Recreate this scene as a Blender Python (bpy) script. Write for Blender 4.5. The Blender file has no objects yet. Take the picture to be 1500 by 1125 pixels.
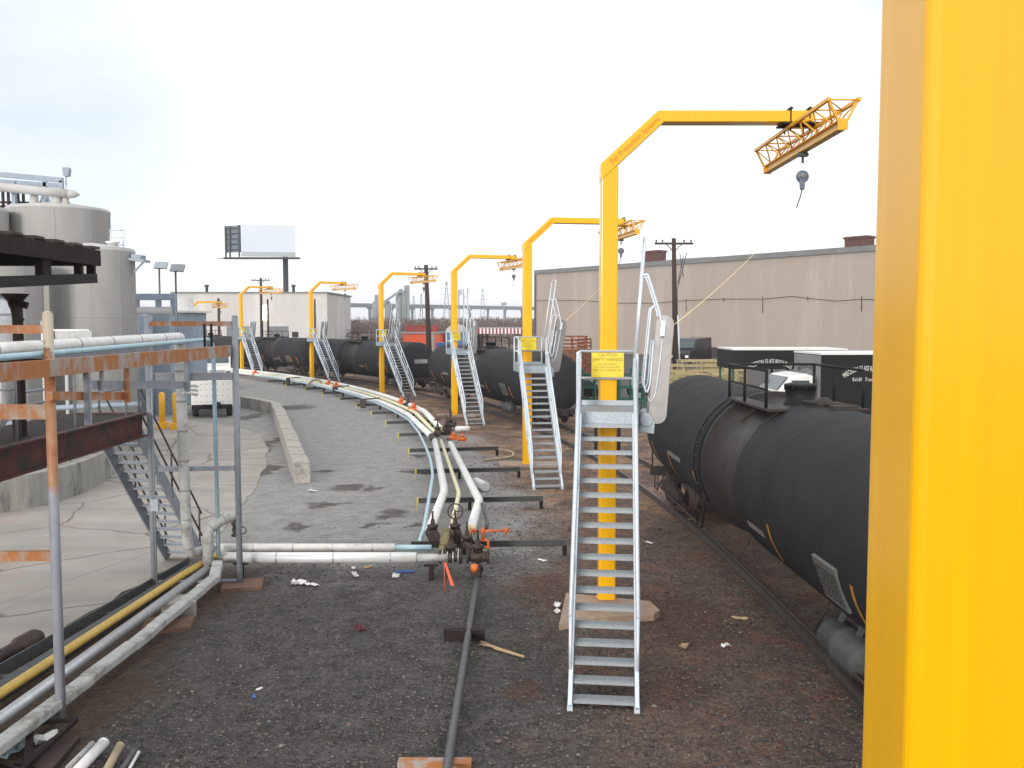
import bpy, bmesh, math, random
from math import sin, cos, pi
from mathutils import Vector, Matrix
R = math.radians
random.seed(7)
S = bpy.context.scene
COL = S.collection
V = Vector

# ------------------------------------------------------------------ camera
CAMZ, FPX, PITCH = 4.94, 1340.0, 3.84
cd = bpy.data.cameras.new("camera")
cam = bpy.data.objects.new("camera", cd)
COL.objects.link(cam)
cam.location = (0, 0, CAMZ)
cam.rotation_euler = (R(90 - PITCH), 0, 0)
cd.sensor_width = 36
cd.lens = FPX / 1500 * 36
cd.clip_start = 0.05
cd.clip_end = 8000
S.camera = cam

# ------------------------------------------------------------------ light
SUN_AZ, SUN_EL = 197.0, 9.0
w = bpy.data.worlds.new("World")
S.world = w
w.use_nodes = True
nt = w.node_tree
nt.nodes.clear()
N = nt.nodes.new
L = nt.links.new
out = N("ShaderNodeOutputWorld")
sky = N("ShaderNodeTexSky")
sky.sky_type = 'NISHITA'
sky.sun_disc = False
sky.sun_elevation = R(SUN_EL)
sky.sun_rotation = R(SUN_AZ)
sky.dust_density = .3
sky.ozone_density = 4
bg1 = N("ShaderNodeBackground")
bg1.inputs[1].default_value = 0.15
L(sky.outputs[0], bg1.inputs[0])
bg2 = N("ShaderNodeBackground")
bg2.inputs[0].default_value = (0.985, 0.99, 1.0, 1)
bg2.inputs[1].default_value = 1.03
tc = N("ShaderNodeTexCoord")
mp = N("ShaderNodeMapping")
mp.inputs['Scale'].default_value = (1, 1, 2.6)
L(tc.outputs['Generated'], mp.inputs[0])
nz = N("ShaderNodeTexNoise")
nz.inputs['Scale'].default_value = 2.3
nz.inputs['Detail'].default_value = 7
nz.inputs['Roughness'].default_value = 0.55
L(mp.outputs[0], nz.inputs[0])


def sky_gap(az, el, inner, outer):
    d = V((sin(R(az)) * cos(R(el)), cos(R(az)) * cos(R(el)), sin(R(el))))
    dot = N("ShaderNodeVectorMath")
    dot.operation = 'DOT_PRODUCT'
    dot.inputs[1].default_value = d
    L(tc.outputs['Generated'], dot.inputs[0])
    mr = N("ShaderNodeMapRange")
    mr.interpolation_type = 'SMOOTHSTEP'
    mr.inputs[1].default_value = cos(R(outer))
    mr.inputs[2].default_value = cos(R(inner))
    L(dot.outputs['Value'], mr.inputs[0])
    return mr.outputs[0]


g1 = sky_gap(-30, 13, 1, 15)
g2 = sky_gap(24, 21, 0, 7)
mx = N("ShaderNodeMath")
mx.operation = 'MAXIMUM'
L(g1, mx.inputs[0])
L(g2, mx.inputs[1])
nr = N("ShaderNodeMapRange")
nr.inputs[1].default_value = 0.38
nr.inputs[2].default_value = 0.68
nr.inputs[3].default_value = 0.24
nr.inputs[4].default_value = 0.52
L(nz.outputs[0], nr.inputs[0])
ml = N("ShaderNodeMath")
ml.operation = 'MULTIPLY'
L(mx.outputs[0], ml.inputs[0])
L(nr.outputs[0], ml.inputs[1])
ms = N("ShaderNodeMixShader")
L(ml.outputs[0], ms.inputs[0])
L(bg2.outputs[0], ms.inputs[1])
L(bg1.outputs[0], ms.inputs[2])
L(ms.outputs[0], out.inputs[0])

sl = bpy.data.lights.new("sun", 'SUN')
sl.energy = 2.0
sl.angle = R(12)
sl.color = (1.0, 0.93, 0.84)
so = bpy.data.objects.new("sun", sl)
COL.objects.link(so)
sdir = V((sin(R(SUN_AZ)) * cos(R(SUN_EL)), cos(R(SUN_AZ)) * cos(R(SUN_EL)), sin(R(SUN_EL))))
so.rotation_euler = sdir.to_track_quat('Z', 'Y').to_euler()
so.location = (0, -20, 30)

vs = S.view_settings
vs.view_transform = 'Standard'
vs.look = 'None'
vs.exposure = 0.28
vs.gamma = 1.0


# ------------------------------------------------------------------ geometry helpers
def ray(u, v):
    a, b, t = u - 750, 562.5 - v, R(PITCH)
    return V((a, FPX * cos(t) + b * sin(t), b * cos(t) - FPX * sin(t)))


def G(u, v, z=0.0):
    d = ray(u, v)
    k = (z - CAMZ) / d.z
    return V((d.x * k, d.y * k, z))


def A(u, v, Y):
    d = ray(u, v)
    k = Y / d.y
    return V((d.x * k, Y, CAMZ + d.z * k))


CX, CY = -110.3, 13.8          # centre of the railway curve


def arc(r, deg, z=0.0):
    return V((CX + r * cos(R(deg)), CY + r * sin(R(deg)), z))


def rnd(pts, rad, seg=4):
    """round the corners of a polyline"""
    pts = [V(p) for p in pts]
    o = [pts[0]]
    for i in range(1, len(pts) - 1):
        p, a, b = pts[i], pts[i - 1], pts[i + 1]
        da, db = (a - p), (b - p)
        k = min(rad, da.length * .45, db.length * .45)
        a2, b2 = p + da.normalized() * k, p + db.normalized() * k
        for j in range(seg + 1):
            t = j / seg
            o.append(a2 * (1 - t) ** 2 + p * 2 * t * (1 - t) + b2 * t * t)
    o.append(pts[-1])
    return o


class MB:
    def __init__(s):
        s.v, s.f, s.m, s.s = [], [], [], []

    def add(s, vs, fs, mi=0, sm=False):
        n = len(s.v)
        s.v += [tuple(p) for p in vs]
        for f in fs:
            s.f.append([i + n for i in f])
            s.m.append(mi)
            s.s.append(sm)
        return s

    def box(s, c, d, rz=0, mi=0, M=None):
        x, y, z = d[0] / 2, d[1] / 2, d[2] / 2
        p = [V((a, b, e)) for a in (-x, x) for b in (-y, y) for e in (-z, z)]
        if M is None:
            M = Matrix.Rotation(rz, 3, 'Z')
        p = [M @ q + V(c) for q in p]
        return s.add(p, [(0, 1, 3, 2), (4, 6, 7, 5), (0, 4, 5, 1), (2, 3, 7, 6), (0, 2, 6, 4), (1, 5, 7, 3)], mi)

    def bar(s, a, b, w, h, up=(0, 0, 1), mi=0):
        """rectangular bar a->b, w sideways, h along up"""
        a, b = V(a), V(b)
        t = (b - a)
        ln = t.length
        t.normalize()
        u = V(up)
        sd = t.cross(u)
        if sd.length < 1e-4:
            u = V((0, 1, 0))
            sd = t.cross(u)
        sd.normalize()
        u = sd.cross(t).normalized()
        M = Matrix((sd, t, u)).transposed()
        return s.box((a + b) / 2, (w, ln, h), M=M, mi=mi)

    def tube(s, pts, r, n=8, mi=0, closed=False, sm=True, caps=True):
        pts = [V(p) for p in pts]
        k = len(pts)
        rs = r if isinstance(r, (list, tuple)) else [r] * k
        tg = []
        for i in range(k):
            if closed:
                t = (pts[(i + 1) % k] - pts[i]).normalized() + (pts[i] - pts[i - 1]).normalized()
            elif i == 0:
                t = pts[1] - pts[0]
            elif i == k - 1:
                t = pts[-1] - pts[-2]
            else:
                t = (pts[i + 1] - pts[i]).normalized() + (pts[i] - pts[i - 1]).normalized()
            if t.length < 1e-6:
                t = V((0, 0, 1))
            tg.append(t.normalized())
        ref = V((0, 0, 1)) if abs(tg[0].z) < .9 else V((1, 0, 0))
        nrm = (ref - tg[0] * ref.dot(tg[0])).normalized()
        vs = []
        for i in range(k):
            nrm = nrm - tg[i] * nrm.dot(tg[i])
            if nrm.length < 1e-6:
                nrm = tg[i].orthogonal()
            nrm.normalize()
            bn = tg[i].cross(nrm)
            for j in range(n):
                a = 2 * pi * j / n
                vs.append(pts[i] + (nrm * cos(a) + bn * sin(a)) * rs[i])
        fs = []
        for i in range(k if closed else k - 1):
            i2 = (i + 1) % k
            for j in range(n):
                j2 = (j + 1) % n
                fs.append((i * n + j, i * n + j2, i2 * n + j2, i2 * n + j))
        s.add(vs, fs, mi, sm)
        if caps and not closed:
            m = len(s.v) - len(vs)
            s.f.append([m + j for j in range(n)][::-1])
            s.f.append([m + (k - 1) * n + j for j in range(n)])
            s.m += [mi, mi]
            s.s += [False, False]
        return s

    def lathe(s, o, ax, prof, n=24, mi=0, sm=True):
        """prof: (distance along ax, radius)"""
        o, ax = V(o), V(ax).normalized()
        a = ax.orthogonal().normalized()
        if abs(ax.z) < .9:
            a = V((0, 0, 1)) - ax * ax.z
            a.normalize()
        b = ax.cross(a)
        vs = []
        for t, r in prof:
            for j in range(n):
                q = 2 * pi * j / n
                vs.append(o + ax * t + (a * cos(q) + b * sin(q)) * max(r, 1e-4))
        fs = []
        for i in range(len(prof) - 1):
            for j in range(n):
                j2 = (j + 1) % n
                fs.append((i * n + j, i * n + j2, (i + 1) * n + j2, (i + 1) * n + j))
        m = len(s.v)
        s.add(vs, fs, mi, sm)
        s.f.append([m + j for j in range(n)][::-1])
        s.f.append([m + (len(prof) - 1) * n + j for j in range(n)])
        s.m += [mi, mi]
        s.s += [False, False]
        return s

    def prism(s, poly, o, ux, uy, th, mi=0):
        """2D polygon in plane (ux,uy) at o, extruded th along ux x uy, centred"""
        o, ux, uy = V(o), V(ux).normalized(), V(uy).normalized()
        nn = ux.cross(uy).normalized()
        k = len(poly)
        vs = [o + ux * p[0] + uy * p[1] - nn * th / 2 for p in poly] + [o + ux * p[0] + uy * p[1] + nn * th / 2 for p in poly]
        fs = [list(range(k))[::-1], list(range(k, 2 * k))]
        for i in range(k):
            j = (i + 1) % k
            fs.append((i, j, k + j, k + i))
        return s.add(vs, fs, mi)

    def build(s, name, mats, parent=None, world=False, bevel=0, seg=2):
        me = bpy.data.meshes.new(name)
        vv = [V(p) for p in s.v]
        if not isinstance(mats, (list, tuple)):
            mats = [mats]
        o = bpy.data.objects.new(name, me)
        COL.objects.link(o)
        if parent is None:
            xs = [p.x for p in vv]
            ys = [p.y for p in vv]
            zs = [p.z for p in vv]
            c = V(((min(xs) + max(xs)) / 2, (min(ys) + max(ys)) / 2, min(zs)))
            o.location = c
            vv = [p - c for p in vv]
        else:
            if world:
                q = parent
                off = V((0, 0, 0))
                while q is not None:
                    off += q.location
                    q = q.parent
                vv = [p - off for p in vv]
            o.parent = parent
        me.from_pydata([tuple(p) for p in vv], [], s.f)
        for m in mats:
            me.materials.append(m)
        me.polygons.foreach_set('material_index', s.m)
        me.polygons.foreach_set('use_smooth', s.s)
        me.update()
        bm = bmesh.new()
        bm.from_mesh(me)
        bmesh.ops.recalc_face_normals(bm, faces=bm.faces)
        bm.to_mesh(me)
        bm.free()
        if bevel:
            md = o.modifiers.new('bevel', 'BEVEL')
            md.width = bevel
            md.segments = seg
            md.limit_method = 'ANGLE'
            md.angle_limit = R(40)
        return o


def tag(o, label=None, cat=None, group=None, kind=None):
    if label:
        o['label'] = label
    if cat:
        o['category'] = cat
    if group:
        o['group'] = group
    if kind:
        o['kind'] = kind
    return o


def thing(name, label, cat, loc=(0, 0, 0), rz=0, group=None):
    o = bpy.data.objects.new(name, None)
    COL.objects.link(o)
    o.empty_display_size = .3
    o.location = loc
    o.rotation_euler = (0, 0, rz)
    return tag(o, label, cat, group)


def copy_tree(o, parent=None):
    c = o.copy()
    COL.objects.link(c)
    c.parent = parent
    for ch in list(o.children):
        copy_tree(ch, c)
    return c


def text_geo(txt, size, spacing=1.0):
    cu = bpy.data.curves.new('t', 'FONT')
    cu.body = txt
    cu.size = size
    cu.align_x = 'CENTER'
    cu.space_character = spacing
    cu.resolution_u = 2
    ob = bpy.data.objects.new('t', cu)
    COL.objects.link(ob)
    dg = bpy.context.evaluated_depsgraph_get()
    me = bpy.data.meshes.new_from_object(ob.evaluated_get(dg))
    vs = [v.co.copy() for v in me.vertices]
    fs = [list(p.vertices) for p in me.polygons]
    bpy.data.objects.remove(ob)
    bpy.data.curves.remove(cu)
    bpy.data.meshes.remove(me)
    return vs, fs


def put_text(mb, txt, size, o, ux, uy, arc_r=None, mi=0, sx=1.0):
    vs, fs = text_geo(txt, size)
    o, ux, uy = V(o), V(ux).normalized(), V(uy).normalized()
    nn = ux.cross(uy)
    q = []
    for p in vs:
        x, y = p.x * sx, p.y
        if arc_r:
            a = x / arc_r
            x, y = (arc_r + y) * sin(a), (arc_r + y) * cos(a) - arc_r
        q.append(o + ux * x + uy * y + nn * .004)
    mb.add(q, fs, mi)


# ------------------------------------------------------------------ materials
def M(name, c1, c2=None, rough=.6, metal=0.0, scale=6.0, lo=.35, hi=.65, bump=0.0, bscale=60.0, spec=.5, stretch=None, c3=None, s3=1.5, lo3=.52, hi3=.62, rvar=.12):
    m = bpy.data.materials.new(name)
    m.use_nodes = True
    t = m.node_tree
    n, l = t.nodes.new, t.links.new
    b = t.nodes['Principled BSDF']
    b.inputs['Roughness'].default_value = rough
    b.inputs['Metallic'].default_value = metal
    b.inputs['Specular IOR Level'].default_value = spec
    co = n('ShaderNodeTexCoord')
    src = co.outputs['Object']
    if stretch:
        mpn = n('ShaderNodeMapping')
        mpn.inputs['Scale'].default_value = stretch
        l(src, mpn.inputs[0])
        src = mpn.outputs[0]
    nz = n('ShaderNodeTexNoise')
    nz.inputs['Scale'].default_value = scale
    nz.inputs['Detail'].default_value = 8
    nz.inputs['Roughness'].default_value = .62
    l(src, nz.inputs[0])
    mr = n('ShaderNodeMapRange')
    mr.inputs[1].default_value = lo
    mr.inputs[2].default_value = hi
    l(nz.outputs[0], mr.inputs[0])
    mix = n('ShaderNodeMix')
    mix.data_type = 'RGBA'
    mix.inputs[6].default_value = (*c1, 1)
    c2 = c2 or tuple(x * .78 for x in c1)
    mix.inputs[7].default_value = (*c2, 1)
    l(mr.outputs[0], mix.inputs[0])
    col = mix.outputs[2]
    if c3:
        n3 = n('ShaderNodeTexNoise')
        n3.inputs['Scale'].default_value = s3
        n3.inputs['Detail'].default_value = 9
        n3.inputs['Roughness'].default_value = .7
        l(src, n3.inputs[0])
        m3 = n('ShaderNodeMapRange')
        m3.inputs[1].default_value = lo3
        m3.inputs[2].default_value = hi3
        l(n3.outputs[0], m3.inputs[0])
        x3 = n('ShaderNodeMix')
        x3.data_type = 'RGBA'
        l(m3.outputs[0], x3.inputs[0])
        l(col, x3.inputs[6])
        x3.inputs[7].default_value = (*c3, 1)
        col = x3.outputs[2]
    l(col, b.inputs['Base Color'])
    rr = n('ShaderNodeMapRange')
    rr.inputs[3].default_value = max(.03, rough - rvar)
    rr.inputs[4].default_value = min(1, rough + rvar)
    l(nz.outputs[0], rr.inputs[0])
    l(rr.outputs[0], b.inputs['Roughness'])
    if bump:
        nb = n('ShaderNodeTexNoise')
        nb.inputs['Scale'].default_value = bscale
        nb.inputs['Detail'].default_value = 4
        l(src, nb.inputs[0])
        bp = n('ShaderNodeBump')
        bp.inputs['Strength'].default_value = bump
        bp.inputs['Distance'].default_value = .02
        l(nb.outputs[0], bp.inputs['Height'])
        l(bp.outputs[0], b.inputs['Normal'])
    return m


yellow = M('yellow_paint', (.90, .475, .0), (.86, .435, .0), rough=.30, scale=1.0, spec=.35, rvar=.03, stretch=(16, 16, .12), c3=(.66, .33, .01), s3=1.4, lo3=.70, hi3=.80)
yellow.node_tree.nodes['Principled BSDF'].inputs['Coat Weight'].default_value = .42
yellow.node_tree.nodes['Principled BSDF'].inputs['Coat Roughness'].default_value = .16
yellow2 = M('amber_truss_paint', (.82, .42, .015), (.72, .35, .015), rough=.4, scale=5)
lettering_y = M('faded_orange_lettering', (.52, .17, .01), (.45, .14, .01))
sign_y = M('sign_yellow', (.80, .64, .02), (.74, .58, .02), rough=.45)
ink = M('sign_ink', (.32, .22, .02), (.28, .19, .02))
black = M('black_paint', (.010, .010, .011), (.016, .016, .016), rough=.6, spec=.25)
galv = M('galvanised_steel', (.70, .77, .84), (.58, .65, .72), rough=.42, metal=.30, scale=22, spec=.5)
galv_mid = M('spangled_galvanised_sheet', (.40, .46, .51), (.30, .35, .39), rough=.5, metal=.35, scale=30)
galv_dk = M('galvanised_grating', (.37, .41, .44), (.29, .32, .35), rough=.55, metal=.4, scale=30)
stainless = M('dull_stainless_plate', (.30, .29, .29), (.25, .245, .245), rough=.42, metal=.6, scale=5)
tankblk = M('black_tank_paint', (.031, .031, .036), (.024, .024, .028), rough=.75, scale=2.2, c3=(.036, .033, .033), s3=1.1, lo3=.5, hi3=.75, bump=.05, bscale=140, spec=.16)
tankbrn = M('bare_tank_band', (.036, .030, .029), (.024, .021, .021), rough=.55, scale=3, spec=.25)
grime = M('grimy_underframe', (.022, .019, .018), (.045, .034, .027), rough=.75, scale=5)
wheelm = M('rusty_wheel', (.06, .036, .027), (.03, .022, .02), rough=.6, scale=8)
reflect = M('reflective_amber_tape', (.70, .31, .03), (.40, .19, .04), rough=.45, scale=9)
greyplate = M('grey_placard', (.16, .165, .16), (.12, .125, .12), rough=.6, scale=12)
offwhite = M('faded_white_marking', (.42, .41, .40), (.30, .29, .28), rough=.7, scale=9)
insul = M('white_pipe_cladding', (.78, .79, .78), (.66, .67, .66), rough=.5, scale=7, c3=(.40, .39, .36), s3=3.0, lo3=.6, hi3=.75)
brightclad = M('bright_white_cladding', (.88, .89, .90), (.82, .83, .84), rough=.35, metal=.25, scale=5)
insul_dk = M('weathered_pipe_cladding', (.50, .51, .50), (.38, .39, .39), rough=.6, scale=7, c3=(.26, .25, .23), s3=3, bump=.35, bscale=25)
alu = M('aluminium_cladding', (.62, .64, .67), (.50, .52, .55), rough=.33, metal=.6, scale=9, bump=.12, bscale=50)
cream = M('cream_pipe_paint', (.74, .70, .45), (.62, .58, .36), rough=.45, scale=7)
ochre = M('ochre_pipe_paint', (.66, .45, .10), (.54, .36, .08), rough=.45, scale=6)
skyblue = M('light_blue_pipe_paint', (.42, .60, .70), (.34, .50, .59), rough=.4, scale=7)
rust = M('rusted_grey_steel', (.40, .385, .36), (.33, .31, .29), rough=.7, scale=9, c3=(.40, .155, .05), s3=1.3, lo3=.40, hi3=.53, bump=.15, stretch=(3, 3, 1.1))
rustpost = M('flaking_post_paint', (.36, .38, .44), (.30, .32, .38), rough=.55, scale=7, stretch=(1, 1, .5), c3=(.36, .17, .07), s3=1.3, lo3=.58, hi3=.66)
greysteel = M('grey_painted_steel', (.30, .325, .37), (.24, .26, .30), rough=.55, scale=7, c3=(.22, .15, .11), s3=3, lo3=.64, hi3=.72)
redbeam = M('dark_red_oxide_beam', (.115, .030, .022), (.06, .022, .02), rough=.7, scale=4, c3=(.03, .025, .025), s3=2, lo3=.5, hi3=.62)
brownsteel = M('dark_brown_steel', (.030, .019, .017), (.018, .014, .014), rough=.75, scale=5, spec=.2)
darksteel = M('dark_grey_steel', (.075, .08, .085), (.05, .053, .056), rough=.6, scale=9)
pipegrey = M('dark_grey_pipe', (.10, .10, .11), (.07, .07, .075), rough=.5, scale=9)
valvedk = M('dark_valve_iron', (.022, .018, .017), (.055, .032, .024), rough=.6, scale=12)
valveor = M('orange_valve_paint', (.72, .16, .03), (.6, .12, .02), rough=.5, scale=8)
olive = M('olive_elbow', (.20, .17, .06), (.15, .125, .05), rough=.6, scale=9)
concrete = M('weathered_concrete', (.42, .40, .365), (.33, .315, .285), rough=.9, scale=4, c3=(.22, .21, .195), s3=1.3, bump=.25, bscale=35)
dikecon = M('dike_concrete', (.33, .325, .30), (.25, .245, .23), rough=.9, scale=3, c3=(.14, .135, .125), s3=1.0, stretch=(1, 1, .4), bump=.2, bscale=30)
padcon = M('tan_footing', (.40, .30, .225), (.31, .22, .165), rough=.85, scale=5, bump=.2)
silo = M('grey_tank_paint', (.50, .50, .495), (.445, .445, .44), rough=.6, scale=1.6, stretch=(1, 1, .25), c3=(.40, .395, .385), s3=.9, lo3=.55, hi3=.8)
seam = M('tank_seam', (.35, .345, .34), (.31, .305, .30), rough=.7)
bluegrey = M('blue_grey_paint', (.30, .37, .45), (.26, .32, .39), rough=.6, scale=3)
tanwall = M('tan_stucco_wall', (.395, .335, .295), (.365, .31, .272), rough=.9, scale=.35, bump=.1, bscale=20, c3=(.43, .37, .33), s3=.25, stretch=(1, 1, .12))
roofgrey = M('grey_roofing', (.21, .215, .22), (.17, .175, .18), rough=.85, scale=.8)
rooflight = M('pale_grey_roofing', (.38, .39, .41), (.32, .33, .35), rough=.85, scale=.8)
whitewall = M('off_white_wall', (.58, .565, .55), (.52, .505, .49), rough=.85, scale=.5, stretch=(1, 1, .3), c3=(.65, .63, .61), s3=.25)
doorgrey = M('grey_roller_door', (.17, .185, .20), (.14, .15, .165), rough=.6)
ventred = M('rusty_roof_vent', (.12, .045, .032), (.08, .035, .028), rough=.8, scale=2)
wood = M('weathered_pole_wood', (.055, .035, .028), (.038, .026, .022), rough=.9, scale=6, stretch=(1, 1, .15))
palew = M('pale_crate_wood', (.42, .36, .19), (.33, .27, .14), rough=.85, scale=6)
greenm = M('green_frame_paint', (.025, .12, .085), (.02, .09, .065), rough=.7)
white = M('white_vehicle_paint', (.80, .80, .79), (.74, .74, .73), rough=.35, scale=4)
glass = M('tinted_glass', (.05, .075, .085), (.04, .06, .07), rough=.08, spec=.8)
tyre = M('tyre_rubber', (.018, .018, .018), (.025, .024, .023), rough=.85)
blackcar = M('black_car_paint', (.012, .012, .015), (.014, .014, .018), rough=.16, spec=.7)
orangep = M('orange_hopper_paint', (.80, .10, .022), (.68, .08, .02), rough=.55, scale=2, c3=(.5, .16, .08), s3=2)
redp = M('dull_red_paint', (.33, .05, .045), (.25, .04, .035), rough=.7, scale=2)
bluep = M('blue_sheet_paint', (.13, .22, .40), (.10, .18, .34), rough=.6, scale=2)
bluedk = M('deep_blue_paint', (.02, .08, .30), (.02, .07, .25), rough=.5)
rustrack = M('rusted_racking', (.22, .06, .03), (.10, .035, .025), rough=.8, scale=6, c3=(.50, .17, .06), s3=4)
bridgec = M('bridge_concrete', (.12, .135, .155), (.10, .115, .13), rough=.9, scale=.05)
plantc = M('silo_concrete', (.26, .29, .30), (.22, .25, .26), rough=.9, scale=.1)
scrubm = M('dry_scrub', (.17, .115, .092), (.12, .085, .07), rough=.95, scale=.3)
pylonm = M('pylon_steel', (.32, .34, .36), (.28, .3, .32), rough=.7)
ropem = M('yellow_rope', (.84, .72, .42), (.76, .63, .34), rough=.8)
hosem = M('tan_hose', (.46, .38, .26), (.36, .29, .2), rough=.8)
paper = M('white_litter', (.78, .78, .77), (.66, .66, .66), rough=.8)
woodlitter = M('pale_wood_scrap', (.50, .36, .22), (.42, .3, .18), rough=.9)
bluel = M('blue_litter', (.05, .13, .40), (.04, .10, .33), rough=.6)
maroon = M('maroon_rag', (.12, .02, .03), (.09, .018, .025), rough=.9)
flagor = M('orange_marker_flag', (.85, .13, .06), (.8, .11, .05), rough=.6)
yspray = M('yellow_spray_paint', (.66, .56, .06), (.5, .42, .06), rough=.8, scale=14)
railst = M('worn_rail_steel', (.115, .10, .092), (.075, .06, .053), rough=.5, metal=.3, scale=5)
tiewood = M('dark_tie_wood', (.045, .033, .027), (.03, .024, .02), rough=.95)
paleblue = M('pale_billboard_sheet', (.60, .66, .74), (.57, .63, .71), rough=.6, scale=.2)
bbback = M('billboard_back_panel', (.17, .21, .26), (.13, .16, .2), rough=.7, scale=.5)
bbdark = M('billboard_steel', (.025, .028, .038), (.03, .033, .04), rough=.6)
mudm = M('dark_mud', (.060, .050, .043), (.045, .038, .033), rough=.9, scale=3, bump=.4, bscale=12)

rustpostA = M('half_rusted_post', (.36, .38, .44), (.30, .32, .38), rough=.55, scale=7, stretch=(1, 1, .5))
_t = rustpostA.node_tree
_n, _l = _t.nodes.new, _t.links.new
_b = _t.nodes['Principled BSDF']
_old = _b.inputs['Base Color'].links[0].from_socket
_co = _n('ShaderNodeTexCoord')
_sp = _n('ShaderNodeSeparateXYZ')
_l(_co.outputs['Object'], _sp.inputs[0])
_nz = _n('ShaderNodeTexNoise')
_nz.inputs['Scale'].default_value = 3.5
_nz.inputs['Detail'].default_value = 9
_l(_co.outputs['Object'], _nz.inputs[0])
_ad = _n('ShaderNodeMath')
_ad.operation = 'MULTIPLY_ADD'
_l(_nz.outputs[0], _ad.inputs[0])
_ad.inputs[1].default_value = 1.6
_l(_sp.outputs[2], _ad.inputs[2])
_cr = _n('ShaderNodeValToRGB')
_e = _cr.color_ramp.elements
_e[0].position, _e[0].color = .60, (0, 0, 0, 1)
_e[1].position, _e[1].color = .66, (1, 1, 1, 1)
_dv = _n('ShaderNodeMath')
_dv.operation = 'DIVIDE'
_l(_ad.outputs[0], _dv.inputs[0])
_dv.inputs[1].default_value = 6.0
_l(_dv.outputs[0], _cr.inputs[0])
_mx = _n('ShaderNodeMix')
_mx.data_type = 'RGBA'
_l(_cr.outputs[0], _mx.inputs[0])
_l(_old, _mx.inputs[6])
_mx2 = _n('ShaderNodeMix')
_mx2.data_type = 'RGBA'
_cr2 = _n('ShaderNodeValToRGB')
_e = _cr2.color_ramp.elements
_e[0].position, _e[0].color = .42, (.33, .12, .045, 1)
_e[1].position, _e[1].color = .66, (.40, .24, .13, 1)
_l(_nz.outputs[0], _cr2.inputs[0])
_l(_cr2.outputs[0], _mx.inputs[7])
_cr3 = _n('ShaderNodeValToRGB')
_e = _cr3.color_ramp.elements
_e[0].position, _e[0].color = .88, (0, 0, 0, 1)
_e[1].position, _e[1].color = .90, (1, 1, 1, 1)
_l(_dv.outputs[0], _cr3.inputs[0])
_cr4 = _n('ShaderNodeValToRGB')
_e = _cr4.color_ramp.elements
_e[0].position, _e[0].color = .46, (.03, .025, .025, 1)
_e[1].position, _e[1].color = .53, (.48, .42, .33, 1)
_l(_nz.outputs[0], _cr4.inputs[0])
_l(_cr3.outputs[0], _mx2.inputs[0])
_l(_mx.outputs[2], _mx2.inputs[6])
_l(_cr4.outputs[0], _mx2.inputs[7])
_l(_mx2.outputs[2], _b.inputs['Base Color'])

# window pane mirroring the low sun, the glint's orange put into its colour
sunpane = M('orange_glint_pane', (.90, .50, .22), (.9, .48, .2), rough=.22, metal=1.0)


MUD = ((478, 738, 34, 6), (508, 714, 22, 7), (443, 771, 26, 5), (573, 754, 24, 6), (545, 715, 12, 5), (600, 690, 14, 4), (550, 770, 16, 4), (430, 597, 30, 5), (395, 650, 12, 16), (372, 668, 14, 14), (390, 690, 16, 12),
       (613, 668, 10, 3), (560, 748, 12, 3), (480, 690, 14, 3), (535, 800, 14, 4), (832, 738, 20, 9), (605, 772, 18, 4), (370, 610, 14, 6))


RED = ((795, 862, 55, 34), (1000, 905, 75, 48), (985, 1000, 60, 36), (760, 1000, 40, 30))


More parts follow.
